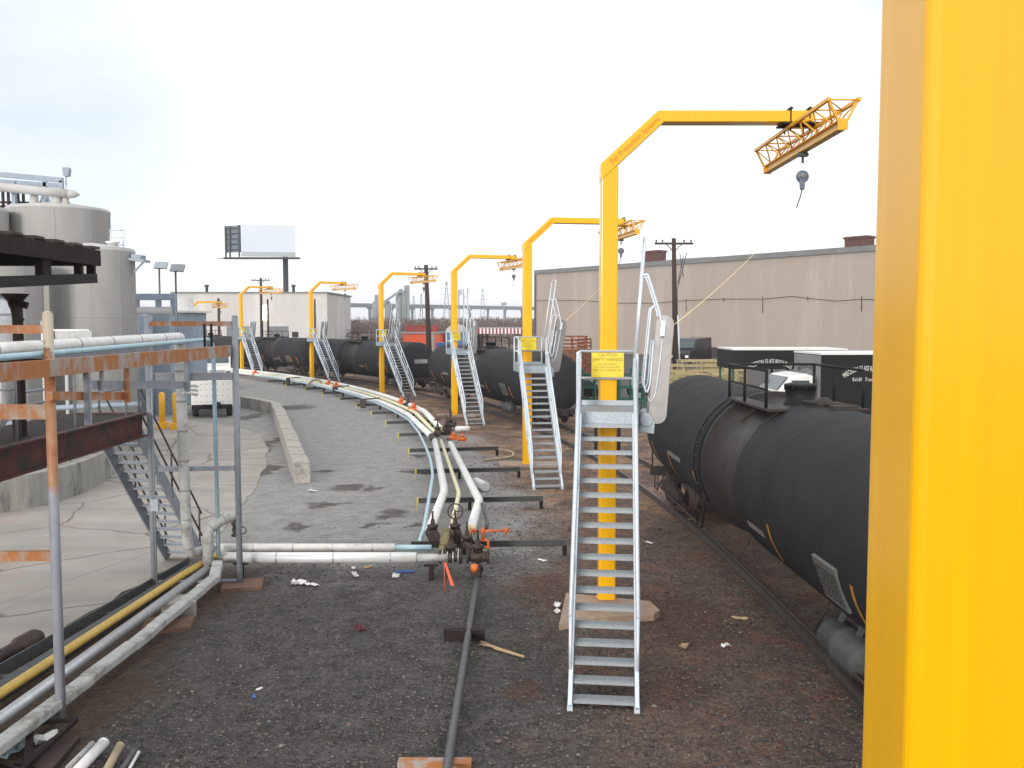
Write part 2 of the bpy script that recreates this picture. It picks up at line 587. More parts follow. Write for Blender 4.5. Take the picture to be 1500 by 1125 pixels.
def ground_material():
    m = bpy.data.materials.new('gravel_and_dirt')
    m.use_nodes = True
    t = m.node_tree
    n, l = t.nodes.new, t.links.new
    b = t.nodes['Principled BSDF']
    b.inputs['Roughness'].default_value = .95
    b.inputs['Specular IOR Level'].default_value = .2
    co = n('ShaderNodeTexCoord').outputs['Object']

    def noise(sc, det=8, ro=.6):
        x = n('ShaderNodeTexNoise')
        x.inputs['Scale'].default_value = sc
        x.inputs['Detail'].default_value = det
        x.inputs['Roughness'].default_value = ro
        l(co, x.inputs[0])
        return x.outputs[0]

    def ramp(src, a, c, lo=0.0, hi=1.0, smooth=True):
        x = n('ShaderNodeMapRange')
        if smooth:
            x.interpolation_type = 'SMOOTHSTEP'
        x.inputs[1].default_value = a
        x.inputs[2].default_value = c
        x.inputs[3].default_value = lo
        x.inputs[4].default_value = hi
        l(src, x.inputs[0])
        return x.outputs[0]

    def math_(op, a, c):
        x = n('ShaderNodeMath')
        x.operation = op
        for i, q in enumerate((a, c)):
            if isinstance(q, (int, float)):
                x.inputs[i].default_value = q
            else:
                l(q, x.inputs[i])
        return x.outputs[0]

    def mix(f, a, c):
        x = n('ShaderNodeMix')
        x.data_type = 'RGBA'
        l(f, x.inputs[0])
        for i, q in ((6, a), (7, c)):
            if isinstance(q, tuple):
                x.inputs[i].default_value = (*q, 1)
            else:
                l(q, x.inputs[i])
        return x.outputs[2]

    sep = n('ShaderNodeSeparateXYZ')
    l(co, sep.inputs[0])
    X, Y = sep.outputs[0], sep.outputs[1]
    dv = n('ShaderNodeVectorMath')
    dv.operation = 'DISTANCE'
    flat = n('ShaderNodeCombineXYZ')
    l(X, flat.inputs[0])
    l(Y, flat.inputs[1])
    l(flat.outputs[0], dv.inputs[0])
    dv.inputs[1].default_value = (CX, CY, 0)
    rad = dv.outputs['Value']
    big = noise(.45, 6)
    mid = noise(2.2, 8)
    fine = noise(16, 7, .8)
    grit = noise(46, 3, .8)
    vor = n('ShaderNodeTexVoronoi')
    vor.inputs['Scale'].default_value = 15
    l(co, vor.inputs[0])
    stone = n('ShaderNodeSeparateColor')
    l(vor.outputs['Color'], stone.inputs[0])
    wob = math_('MULTIPLY', math_('SUBTRACT', big, .5), 5.0)
    rw = math_('ADD', rad, wob)
    yw = math_('ADD', Y, wob)
    driveway = mix(ramp(mid, .3, .7), (.25, .246, .238), (.33, .324, .314))
    dark = mix(ramp(mid, .3, .7), (.062, .060, .058), (.104, .099, .095))
    base = mix(ramp(yw, 15.5, 21.5), dark, driveway)
    brown = mix(ramp(mid, .35, .65), (.118, .080, .062), (.175, .116, .087))
    red = mix(ramp(fine, .35, .65), (.135, .070, .048), (.185, .098, .068))
    brown = mix(ramp(noise(.9, 7), .52, .64), brown, red)
    tanp = mix(ramp(mid, .4, .6), (.33, .205, .13), (.22, .14, .092))
    brown = mix(math_('MULTIPLY', ramp(noise(.6, 5), .42, .56), ramp(Y, 20, 25)), brown, tanp)
    gmask = ramp(noise(.7, 8), .46, .56)
    brown = mix(math_('MULTIPLY', gmask, .45), brown, dark)
    col = mix(ramp(rw, 110.2, 112.2), base, brown)
    # rust-brown strip beside the left pipe run
    lx = math_('ADD', X, wob)
    lm = math_('MULTIPLY', ramp(lx, -5.4, -4.5, 1, 0), ramp(Y, 17, 19, 1, 0))
    col = mix(lm, col, mix(ramp(fine, .4, .6), (.10, .070, .052), (.072, .056, .046)))
    yard = mix(ramp(mid, .35, .65), (.115, .108, .104), (.085, .08, .078))
    col = mix(ramp(rw, 118.2, 121), col, yard)
    far = mix(ramp(noise(.02, 5), .4, .6), (.13, .10, .08), (.10, .09, .075))
    col = mix(ramp(Y, 120, 170), col, far)
    # grain
    k = math_('ADD', math_('MULTIPLY', ramp(fine, .3, .7, .35, 1.65, False), .35), math_('MULTIPLY', ramp(grit, .3, .7, .3, 1.7, False), .25))
    k = math_('ADD', k, math_('MULTIPLY', ramp(stone.outputs[0], 0, 1, .35, 1.65, False), .40))
    dmask = math_('MULTIPLY', ramp(rw, 109.6, 111.4, 1, 0), ramp(yw, 17, 22))
    k = math_('ADD', math_('MULTIPLY', k, math_('SUBTRACT', 1, math_('MULTIPLY', dmask, .6))), math_('MULTIPLY', dmask, .6))
    # soft mud stains on the driveway
    wn = n('ShaderNodeTexNoise')
    wn.inputs['Scale'].default_value = 1.6
    wn.inputs['Detail'].default_value = 6
    l(co, wn.inputs[0])
    wv = n('ShaderNodeVectorMath')
    wv.operation = 'MULTIPLY_ADD'
    l(wn.outputs['Color'], wv.inputs[0])
    wv.inputs[1].default_value = (1.5, 2.2, 0)
    l(flat.outputs[0], wv.inputs[2])
    acc = None
    racc = None
    for (u, v, ru, rv) in MUD + RED:
        c = G(u, v)
        rx = max(.25, ru * c.y / FPX)
        ry = rv * c.y / FPX * c.y / CAMZ * .9
        a1 = n('ShaderNodeVectorMath')
        a1.operation = 'SUBTRACT'
        l(wv.outputs[0], a1.inputs[0])
        a1.inputs[1].default_value = (c.x + .75, c.y + 1.1, 0)
        a2 = n('ShaderNodeVectorMath')
        a2.operation = 'MULTIPLY'
        l(a1.outputs[0], a2.inputs[0])
        a2.inputs[1].default_value = (1 / rx, 1 / ry, 0)
        a3 = n('ShaderNodeVectorMath')
        a3.operation = 'LENGTH'
        l(a2.outputs[0], a3.inputs[0])
        q = ramp(a3.outputs['Value'], .55, 1.25, 1, 0)
        if (u, v, ru, rv) in RED:
            racc = q if racc is None else math_('MAXIMUM', racc, q)
        else:
            acc = q if acc is None else math_('MAXIMUM', acc, q)
    col = mix(math_('MULTIPLY', racc, .7), col, mix(ramp(fine, .35, .65), (.125, .062, .042), (.075, .045, .034)))
    col = mix(math_('MULTIPLY', acc, .8), col, mix(ramp(mid, .35, .65), (.055, .047, .042), (.095, .082, .072)))
    hs = n('ShaderNodeMix')
    hs.data_type = 'RGBA'
    hs.blend_type = 'MULTIPLY'
    hs.inputs[0].default_value = 1
    l(col, hs.inputs[6])
    cb = n('ShaderNodeCombineColor')
    for i in range(3):
        l(k, cb.inputs[i])
    l(cb.outputs[0], hs.inputs[7])
    l(hs.outputs[2], b.inputs['Base Color'])
    bp = n('ShaderNodeBump')
    bp.inputs['Strength'].default_value = .7
    bp.inputs['Distance'].default_value = .05
    l(math_('ADD', math_('MULTIPLY', fine, .6), math_('ADD', math_('MULTIPLY', mid, 1.0), math_('MULTIPLY', vor.outputs['Distance'], -.7))), bp.inputs['Height'])
    l(bp.outputs[0], b.inputs['Normal'])
    return m


def concrete_yard_material():
    m = M('stained_yard_concrete', (.385, .362, .33), (.31, .292, .268), rough=.9, scale=.55, c3=(.32, .245, .185), s3=.3, lo3=.52, hi3=.7, bump=.12, bscale=30)
    t = m.node_tree
    n, l = t.nodes.new, t.links.new
    b = t.nodes['Principled BSDF']
    old = b.inputs['Base Color'].links[0].from_socket
    co = n('ShaderNodeTexCoord').outputs['Object']
    wv = n('ShaderNodeTexNoise')
    wv.inputs['Scale'].default_value = .8
    l(co, wv.inputs[0])
    ad = n('ShaderNodeVectorMath')
    ad.operation = 'MULTIPLY_ADD'
    l(wv.outputs['Color'], ad.inputs[0])
    ad.inputs[1].default_value = (.7, .7, 0)
    l(co, ad.inputs[2])
    vo = n('ShaderNodeTexVoronoi')
    vo.feature = 'DISTANCE_TO_EDGE'
    vo.inputs['Scale'].default_value = .26
    l(ad.outputs[0], vo.inputs[0])
    mr = n('ShaderNodeMapRange')
    mr.inputs[1].default_value = .003
    mr.inputs[2].default_value = .012
    l(vo.outputs[0], mr.inputs[0])
    x = n('ShaderNodeMix')
    x.data_type = 'RGBA'
    x.inputs[6].default_value = (.14, .115, .095, 1)
    l(mr.outputs[0], x.inputs[0])
    l(old, x.inputs[7])
    # broad dark tyre-worn streaks
    st = n('ShaderNodeMapping')
    st.inputs['Rotation'].default_value = (0, 0, R(-22))
    st.inputs['Scale'].default_value = (.12, .9, 1)
    l(co, st.inputs[0])
    sn = n('ShaderNodeTexNoise')
    sn.inputs['Scale'].default_value = 1.0
    sn.inputs['Detail'].default_value = 7
    l(st.outputs[0], sn.inputs[0])
    sr = n('ShaderNodeMapRange')
    sr.inputs[1].default_value = .42
    sr.inputs[2].default_value = .66
    sr.inputs[4].default_value = .42
    l(sn.outputs[0], sr.inputs[0])
    y = n('ShaderNodeMix')
    y.data_type = 'RGBA'
    l(sr.outputs[0], y.inputs[0])
    l(x.outputs[2], y.inputs[6])
    y.inputs[7].default_value = (.21, .20, .195, 1)
    l(y.outputs[2], b.inputs['Base Color'])
    return m


groundm = ground_material()
yardm = concrete_yard_material()
peb = bpy.data.materials.new('loose_stones')
peb.use_nodes = True
_t = peb.node_tree
_g = _t.nodes.new('ShaderNodeNewGeometry')
_r = _t.nodes.new('ShaderNodeValToRGB')
_r.color_ramp.elements[0].color = (.028, .027, .026, 1)
_r.color_ramp.elements[1].color = (.22, .20, .18, 1)
_e = _r.color_ramp.elements.new(.55)
_e.color = (.085, .08, .077, 1)
_e = _r.color_ramp.elements.new(.93)
_e.color = (.16, .13, .11, 1)
_t.links.new(_g.outputs['Random Per Island'], _r.inputs[0])
_t.links.new(_r.outputs[0], _t.nodes['Principled BSDF'].inputs['Base Color'])
_t.nodes['Principled BSDF'].inputs['Roughness'].default_value = .9

# ================================================================== SETTING
b = MB()
b.add([(-4000, -200, 0), (4000, -200, 0), (4000, 6000, 0), (-4000, 6000, 0)], [(0, 1, 2, 3)])
o = bpy.data.objects.new('ground', bpy.data.meshes.new('ground'))
COL.objects.link(o)
o.data.from_pydata(b.v, [], b.f)
o.data.materials.append(groundm)
tag(o, kind='structure')


def sheet(name, pts, z, mat, kind='structure', thick=.0):
    m = MB()
    m.add([(p[0], p[1], z) for p in pts], [list(range(len(pts)))])
    o = m.build(name, mat)
    if o.data.polygons[0].normal.z < 0:
        o.data.flip_normals()
    return tag(o, kind=kind)


yp = [G(-900, 1040), G(0, 978), G(130, 898), G(268, 822), G(330, 772), G(372, 718), G(390, 682), G(392, 655), G(384, 638), G(350, 627), G(300, 619), G(150, 604), G(-200, 604), G(-1000, 640)]
_q = []
random.seed(31)
for i in range(len(yp)):
    a_, c_ = yp[i], yp[(i + 1) % len(yp)]
    n_ = max(1, int((c_ - a_).length / .5)) if (c_ - a_).length < 14 else 1
    for j in range(n_):
        p_ = a_.lerp(c_, j / n_)
        _q.append(p_ + V((random.uniform(-.07, .07), random.uniform(-.07, .07), 0)) if j else p_)
yp = _q
sheet('concrete_yard', yp, .012, yardm)
# joint lines cut across the yard slab
for a, c in (((-60, 905), (330, 772)), ((60, 650), (330, 700)), ((300, 640), (250, 815))):
    pa, pc = G(*a), G(*c)
    d = (pc - pa).normalized()
    n_ = V((-d.y, d.x, 0)) * .012
    sheet('slab_joint', [pa + n_, pc + n_, pc - n_, pa - n_], .016, seam)

# loose stones
random.seed(5)
gv = MB()
cnt = 0
while cnt < 42000:
    u = random.uniform(120, 1300)
    v = random.uniform(640, 1140)
    p = G(u, v)
    if p.x < -5.0 and p.y > 9.9 and p.x < -4.9 - .1:
        continue
    rr = math.hypot(p.x - CX, p.y - CY)
    drive = rr < 110 and p.y > 19
    if drive and random.random() < .93:
        continue
    if 116.8 < rr < 119.0:
        pass
    s_ = random.choice((.009, .012, .015, .019, .027)) * random.uniform(.7, 1.3) * (.8 + p.y * .012)
    if random.random() < .012:
        s_ *= 2.0
    a = random.random() * 6.28
    e = [V((s_, 0, 0)), V((-s_ * random.uniform(.6, 1), 0, 0)), V((0, s_ * random.uniform(.5, 1), 0)), V((0, -s_ * random.uniform(.5, 1), 0)), V((0, 0, s_ * random.uniform(.4, .8))), V((0, 0, -s_ * .3))]
    Mz = Matrix.Rotation(a, 3, 'Z')
    z = random.uniform(-.1, .5) * s_
    e = [Mz @ q + V((p.x, p.y, z)) for q in e]
    gv.add(e, [(0, 2, 4), (2, 1, 4), (1, 3, 4), (3, 0, 4), (2, 0, 5), (1, 2, 5), (3, 1, 5), (0, 3, 5)])
    cnt += 1
o = bpy.data.objects.new('gravel', bpy.data.meshes.new('gravel'))
COL.objects.link(o)
o.data.from_pydata(gv.v, [], gv.f)
o.data.materials.append(peb)
tag(o, 'loose grey and brown stones scattered over the ground', None, None, 'stuff')

# ---------------------------------------------------------------- railway
RT = 115.58
tr = thing('railway_track', 'curving railway track with worn rails under the tank cars', 'railway track', arc(RT, 20))


def rail_pts(r, z):
    return [arc(r, d, z) for d in [-7 + .9 * i for i in range(75)]]


for r in (RT - .7175, RT + .7175):
    m = MB()
    pts = rail_pts(r, .145)
    for i in range(len(pts) - 1):
        m.bar(pts[i] - V((0, 0, .015)), pts[i + 1] - V((0, 0, .015)), .07, .04)
        m.bar(pts[i] - V((0, 0, .08)), pts[i + 1] - V((0, 0, .08)), .02, .10)
        m.bar(pts[i] - V((0, 0, .14)), pts[i + 1] - V((0, 0, .14)), .14, .02)
    m.build('rail', railst, tr, True)
# ================================================================== CRANES
POLE_R = 112.5
MAST = [(1.108, 2.31), (1.655, 15.8), (.52, 31.3), (-3.03, 48.06), (-9.21, 64.6), (-17.3, 79.0), (-26.2, 88.7)]
CR_YAW = [0, 0, 9.5, 19, 31, 40, 45]
PL_YAW = [0, -6.3, 7.1, 16.6, 32, 37, 36]


def make_crane():
    root = thing('fall_protection_crane', 'x', 'crane')
    m = MB()
    m.box((0, 0, 3.79), (.295, .295, 7.58))
    m.build('mast', yellow, root, bevel=.028, seg=4)
    m = MB()
    poly = [(-.155, 7.34), (-.155, 7.62), (.80, 8.50), (3.42, 8.50), (3.42, 8.31), (.90, 8.31), (.155, 7.62)]
    m.prism(poly, (0, 0, 0), (1, 0, 0), (0, 0, 1), .325)
    a = m.build('arm', yellow, root, bevel=.014, seg=3)
    m = MB()
    d = V((.95, 0, .88)).normalized()
    up = V((-d.z, 0, d.x))
    put_text(m, "Fall Protection Systems", .125, V((.405, -.1645, 8.01)) - up * .05, d, up, sx=.92)
    m.build('lettering', lettering_y, a)
    m = MB()
    m.box((0, 0, .02), (.46, .46, .04))
    for sx in (-1, 1):
        for sy in (-1, 1):
            m.lathe((sx * .18, sy * .18, .04), (0, 0, 1), [(0, .02), (.05, .02)], 8)
    for sx in (-1, 1):
        m.prism([(0, .04), (.08, .04), (0, .2)], (sx * .14, 0, 0), (sx, 0, 0), (0, 0, 1), .015)
    m.build('base_plate', yellow, root)
    # trolley beam: I-beam below, two chords above, lacing
    m = MB()
    X0, zb, L2 = 3.25, 7.80, 2.0
    m.box((X0, 0, zb + .01), (.13, 2 * L2, .016), mi=0)
    m.box((X0, 0, zb + .075), (.012, 2 * L2, .114), mi=1)
    m.box((X0, 0, zb + .14), (.13, 2 * L2, .016), mi=0)
    for sy in (-1, 1):
        m.box((X0, sy * (L2 + .008), zb + .075), (.15, .016, .17))
    m.build('trolley_beam', [yellow2, M('cream_beam_web', (.80, .56, .22), (.7, .48, .18), rough=.5) if 'cream_beam_web' not in bpy.data.materials else bpy.data.materials['cream_beam_web']], root, bevel=.003)
    m = MB()
    zc, W = 8.235, .225
    for sx in (-1, 1):
        m.bar((X0 + sx * W, -L2 - .05, zc), (X0 + sx * W, L2 + .05, zc), .05, .05)
    n_ = 6
    for sx in (-1, 1):
        for i in range(n_):
            y0, y1 = -L2 + 2 * L2 * i / n_, -L2 + 2 * L2 * (i + 1) / n_
            ym = (y0 + y1) / 2
            m.tube([(X0 + sx * W, y0, zc), (X0 + sx * .04, ym, zb + .15)], .013, 6)
            m.tube([(X0 + sx * W, y1, zc), (X0 + sx * .04, ym, zb + .15)], .013, 6)
    for i in range(n_ + 1):
        y0 = -L2 + 2 * L2 * i / n_
        m.tube([(X0 - W, y0, zc), (X0 + W, y0, zc)], .013, 6)
        if i < n_:
            y1 = y0 + 2 * L2 / n_
            m.tube([(X0 - W, y0, zc), (X0 + W, y1, zc)], .011, 6)
    for sy in (-1, 1):
        for sx in (-1, 1):
            m.bar((X0 + sx * W, sy * L2, zc), (X0 + sx * .05, sy * L2, zb + .1), .04, .03)
    m.build('truss', yellow2, root)
    m = MB()
    m.box((X0 - .05, 0, 8.285), (.62, .42, .03))
    for sx in (-.22, .1):
        for sy in (-.17, .17):
            m.tube([(X0 + sx, sy, 8.16), (X0 + sx, sy, 8.56)], .012, 6)
        m.box((X0 + sx, 0, 8.53), (.06, .42, .02))
    m.build('clamp', brownsteel, root)
    return root


cr_labels = [
    'huge yellow steel post filling the right edge, close to the camera',
    'tall yellow crane with lettered arm behind the nearest galvanised stairs',
    'yellow crane second beyond the foreground post, beside the discarded white cap',
    'yellow crane third beyond the foreground post, next to the tan hose loop',
    'yellow crane fourth beyond the foreground post, crossing the wooden utility pole',
    'yellow crane fifth beyond the foreground post, below the grey highway bridge line',
    'yellow crane sixth beyond the foreground post, in front of the white warehouse sun glint',
    'small far yellow crane arm showing beside the blue-grey shed',
]
proto = make_crane()
cranes = []
for i in range(8):
    o = proto if i == 0 else copy_tree(proto)
    if i == 0:
        p, yaw = V((1.102, 2.27, 0)), 0
    elif i == 7:
        p, yaw = V((-33.9, 96.4, -1.3)), R(38)
    else:
        p = V((*MAST[i], 0))
        yaw = R(CR_YAW[i])
    o.location = p
    o.rotation_euler = (0, 0, yaw)
    tag(o, cr_labels[i], 'crane', 'yellow fall protection cranes along the track')
    cranes.append(o)
cranes[0].scale = (1.065, 1, 1)

# footings under the first masts
for i, lab in ((1, 'tan concrete footing under the nearest crane mast'), (2, 'tan concrete footing under the second crane mast'), (3, 'tan concrete footing under the third crane mast')):
    c = cranes[i].location
    m = MB()
    if i == 1:
        q = [G(829, 868, .12), G(952, 880, .12), G(967, 893, .12), G(958, 899, .12), G(880, 903, .12), G(819, 913, .12)]
    else:
        q = [c + V((-1.0, .5, .1)), c + V((1.1, .45, .1)), c + V((1.15, -.4, .1)), c + V((-.95, -.45, .1))]
    vs = [V((p.x, p.y, 0)) for p in q] + [V((p.x, p.y, .10 if i > 1 else .0)) for p in q]
    if i == 1:
        vs = [V((p.x, p.y, -.02)) for p in q] + [V((p.x, p.y, .12)) for p in q]
    k = len(q)
    m.add(vs, [list(range(k)), list(range(k, 2 * k))] + [(j, (j + 1) % k, k + (j + 1) % k, k + j) for j in range(k)])
    tag(m.build('footing', padcon, bevel=.015), lab, 'footing', 'footings under the crane masts')

# self-retracting lifelines hanging from the trolley beams
def make_srl():
    root = thing('lifeline_reel', 'x', 'lifeline reel')
    m = MB()
    m.box((0, 0, .06), (.16, .12, .05))
    for sx in (-.06, .06):
        m.lathe((sx - .012, 0, .08), (1, 0, 0), [(0, .035), (.024, .035)], 10)
    m.box((0, 0, -.01), (.03, .05, .12))
    m.build('trolley', darksteel, root)
    m = MB()
    m.tube([(0, 0, -.06), (.03, 0, -.1), (0, 0, -.15), (-.03, 0, -.1)], .008, 6, closed=True)
    m.build('shackle', galv, root)
    m = MB()
    prof = [(-.04, .02), (-.04, .085), (-.026, .105), (.026, .105), (.04, .085), (.04, .02)]
    m.lathe((0, 0, -.30), (0, 1, .15), prof, 20)
    m.prism([(-.05, .0), (.05, 0), (.03, -.2), (-.03, -.2)], (0, 0, -.32), (1, 0, 0), (0, 0, 1), .07)
    m.lathe((0, -.062, -.29), (0, 1, .15), [(0, .04), (.012, .045)], 12, mi=1)
    m.build('reel_case', [M('reel_blue_grey', (.13, .16, .21), (.09, .11, .15), rough=.4), stainless], root, bevel=.006)
    m = MB()
    m.tube([(0, 0, -.5), (-.03, 0, -.64), (-.09, 0, -.82)], .009, 6)
    m.build('cable', black, root)
    return root


sp = make_srl()
srl_labels = [None, 'blue-grey lifeline reel hanging from the nearest crane truss',
              'small black lifeline reel hanging under the second crane truss', 'black lifeline reel hanging under the third crane truss',
              'black lifeline reel hanging under the truss beside the wooden utility pole', 'black lifeline reel hanging under the fifth crane truss',
              'black lifeline reel under the truss in front of the white warehouse', 'tiny lifeline reel under the farthest crane truss']
srl_pos = {}
for i in range(1, 8):
    o = sp if i == 1 else copy_tree(sp)
    c = cranes[i]
    off = Matrix.Rotation(c.rotation_euler.z, 3, 'Z') @ V((3.25, -.15, 7.70))
    o.location = c.location + off
    o.rotation_euler = (0, 0, c.rotation_euler.z)
    tag(o, srl_labels[i], 'lifeline reel', 'lifeline reels under the crane trusses')
    srl_pos[i] = o.location

# ================================================================== STAIR PLATFORMS
DZ, FY, BY = 3.52, -1.30, -.16        # deck height, front and back edge
NT, RUN, RISE = 18, .171, .19


def make_platform():
    root = thing('stair_platform', 'x', 'access stairs')
    top, bot = V((0, FY, DZ - .09)), V((0, FY - RUN * (NT + .5), .02))
    hw = .405
    for sx in (-1, 1):
        m = MB()
        a, c = top + V((sx * hw, 0, 0)), bot + V((sx * hw, 0, 0))
        m.bar(a, c, .012, .2)
        d = (c - a).normalized()
        nn = V((1, 0, 0)).cross(d).normalized()
        for q in (-.095, .095):
            m.bar(a + nn * q + V((sx * .022, 0, 0)), c + nn * q + V((sx * .022, 0, 0)), .05, .012)
        m.box((sx * (hw + .02), bot.y + .02, .03), (.07, .16, .06))
        m.build('stringer', galv, root)
    for k in range(NT):
        m = MB()
        y, z = FY - RUN * (k + .6), DZ - RISE * (k + 1)
        m.box((0, y, z - .01), (.79, .2, .02))
        m.box((0, y - .105, z - .018), (.79, .012, .042))
        for j in range(6):
            m.box((0, y - .075 + j * .03, z + .004), (.78, .007, .008))
        m.build('tread', galv_dk, root)
    for sx in (-1, 1):
        m = MB()
        x = sx * (hw + .03)
        pa, pb = V((x, FY + .02, DZ)), V((x, FY - RUN * (NT - 1.0), DZ - RISE * (NT - 1.0)))
        for h in (.84, .44):
            m.tube([pa + V((0, 0, h)), pb + V((0, 0, h))], .031 if h > .6 else .024, 8)
        for t in (.02, .36, .68, 1.0):
            q = pa.lerp(pb, t)
            m.tube([q + V((0, 0, -.12)), q + V((0, 0, .84))], .022, 8)
        m.build('handrail', galv, root)
    m = MB()
    m.box((0, (FY + BY) / 2, DZ - .012), (.98, BY - FY, .024), mi=1)
    for j in range(30):
        m.box((-.47 + j * .0325, (FY + BY) / 2, DZ + .004), (.006, BY - FY - .02, .012), mi=1)
    m.box((0, FY - .006, DZ - .10), (1.0, .012, .20))
    m.box((0, BY + .006, DZ - .02), (1.0, .012, .22))
    for sx in (-1, 1):
        m.box((sx * .495, (FY + BY) / 2, DZ - .08), (.012, BY - FY - .02, .24))
    m.build('deck', [galv_mid, galv_dk], root)
    m = MB()
    m.tube([(-.20, BY + .05, DZ - .2), (-.20, BY + .3, DZ - .9)], .03, 6)
    m.tube([(.20, BY + .05, DZ - .2), (.20, BY + .3, DZ - .9)], .03, 6)
    m.bar((-.26, BY + .015, DZ - .22), (.26, BY + .015, DZ - .22), .05, .16)
    m.build('bracket', darksteel, root)
    m = MB()
    H = .93
    for sx in (-1, 1):
        for y in (FY + .04, BY - .04):
            m.tube([(sx * .47, y, DZ - .1), (sx * .47, y, DZ + H)], .024, 8)
    for h in (H, .47):
        m.tube([(-.47, FY + .04, DZ + h), (-.47, BY - .04, DZ + h), (.47, BY - .04, DZ + h)], .024, 8)
    m.build('guard_rail', galv, root)
    m = MB()
    m.box((0, BY - .085, DZ + .70), (.55, .012, .42))
    sg = m.build('sign', sign_y, root, bevel=.004)
    m = MB()
    y = BY - .0915
    for t_, z_, s_ in (("CAUTION", .845, .075), ("SAFETY HARNESS", .77, .075), ("MUST BE WORN AT", .70, .04), ("ALL TIMES ON PLATFORM", .65, .04), ("AND WHILE LOADING CARS", .60, .04)):
        put_text(m, t_, s_, (0, y, DZ + z_), (1, 0, 0), (0, 0, 1), sx=.9)
    m.build('lettering', ink, sg)
    # folding gangway, stowed upright over the right edge
    gw = bpy.data.objects.new('gangway', None)
    COL.objects.link(gw)
    gw.parent = root
    gw.location = (.80, -.62, DZ - .22)
    gw.rotation_euler = (0, R(4), 0)
    for y in (-.36, .36):
        m = MB()
        st = []
        for j in range(9):
            a = pi + pi * j / 8
            st.append((.15 * cos(a), .15 + .15 * sin(a)))
        for j in range(9):
            a = pi * j / 8
            st.append((.15 * cos(a), 1.62 + .15 * sin(a)))
        m.prism(st, (0, y, 0), (1, 0, 0), (0, 0, 1), .03)
        m.build('side_plate', stainless, gw, bevel=.008)
    m = MB()
    for j in range(5):
        m.box((.0, 0, .2 + j * .33), (.24, .68, .03))
    m.build('step', galv_dk, gw)
    m = MB()
    for y in (-.40, .40):
        m.tube([(-.42, y, .55), (-.42, y, 3.0)], .02, 8)
        m.tube(rnd([(-.42, y, 2.36), (-.34, y, 2.40), (-.12, y, 1.85), (-.05, y, 1.62), (-.03, y, 1.4)], .06), .022, 8)
        m.tube(rnd([(-.14, y, 1.92), (-.24, y, 1.86), (-.26, y, .62), (-.20, y, .48), (-.16, y, .62), (-.16, y, 1.35)], .06), .017, 8)
        m.box((-.03, y, 1.55), (.07, .05, .24))
    m.tube([(-.42, -.40, 3.0), (-.42, .40, 3.0)], .02, 8)
    m.build('handrail', galv, gw)
    m = MB()
    m.lathe((-.17, -.42, .06), (0, 1, 0), [(0, .11), (.84, .11)], 14)
    m.box((-.15, -.30, -.05), (.24, .18, .22))
    m.box((-.15, .30, -.05), (.24, .18, .22))
    m.build('hinge', galv_mid, gw, bevel=.01)
    m = MB()
    m.tube([(-.02, -.39, 1.5), (-.03, -.392, 1.0), (-.06, -.392, .5), (-.12, -.40, .33), (-.17, -.40, .42)], .012, 6)
    m.build('safety_chain', galv, gw)
    return root


pl_labels = [None, 'nearest galvanised access stairs with yellow caution sign, facing the camera',
             'galvanised stairs at the second crane, ending over the steel channel by the white cap',
             'galvanised stairs at the third crane, in front of the blue container',
             'galvanised stairs at the fourth crane, in front of the orange hopper',
             'galvanised stairs at the fifth crane, beside the far white pipes',
             'galvanised stairs at the sixth crane, in front of the white warehouse']
pp = make_platform()
platforms = {}
for i in range(1, 7):
    o = pp if i == 1 else copy_tree(pp)
    o.location = cranes[i].location
    o.rotation_euler = (0, 0, R(PL_YAW[i]))
    tag(o, pl_labels[i], 'access stairs', 'galvanised stair platforms at the cranes')
    platforms[i] = o
    for ch in o.children:
        if ch.name.startswith('gangway'):
            ch.rotation_euler = (R([0, 0, 2, -3, 1, 2, -2][i]), R([0, 4, 8, 3, 6, 5, 7][i]), 0)
# tag lines from reel cable to stowed gangway
for i, lab in ((1, 'thin yellow rope from the nearest lifeline reel down to the stowed gangway'), (2, 'thin yellow rope from the second lifeline reel down to its gangway')):
    a = srl_pos[i] + V((-.1, 0, -.85))
    Mz = Matrix.Rotation(platforms[i].rotation_euler.z, 3, 'Z')
    c = platforms[i].location + Mz @ V((1.0, -.62, DZ + 1.32))
    pts = []
    for j in range(13):
        t = j / 12
        q = a.lerp(c, t)
        q.z -= .10 * 4 * t * (1 - t)
        pts.append(q)
    m = MB()
    m.tube(pts, [.0025 + .0065 * (j / 12) for j in range(13)], 6)  # radius thins upward so the rope fades as if lost in sky glare
    tag(m.build('tag_line', ropem), lab, 'rope', 'ropes from reels to gangways')

# ================================================================== TANK CARS
ZC, TR_ = 2.1, 1.42


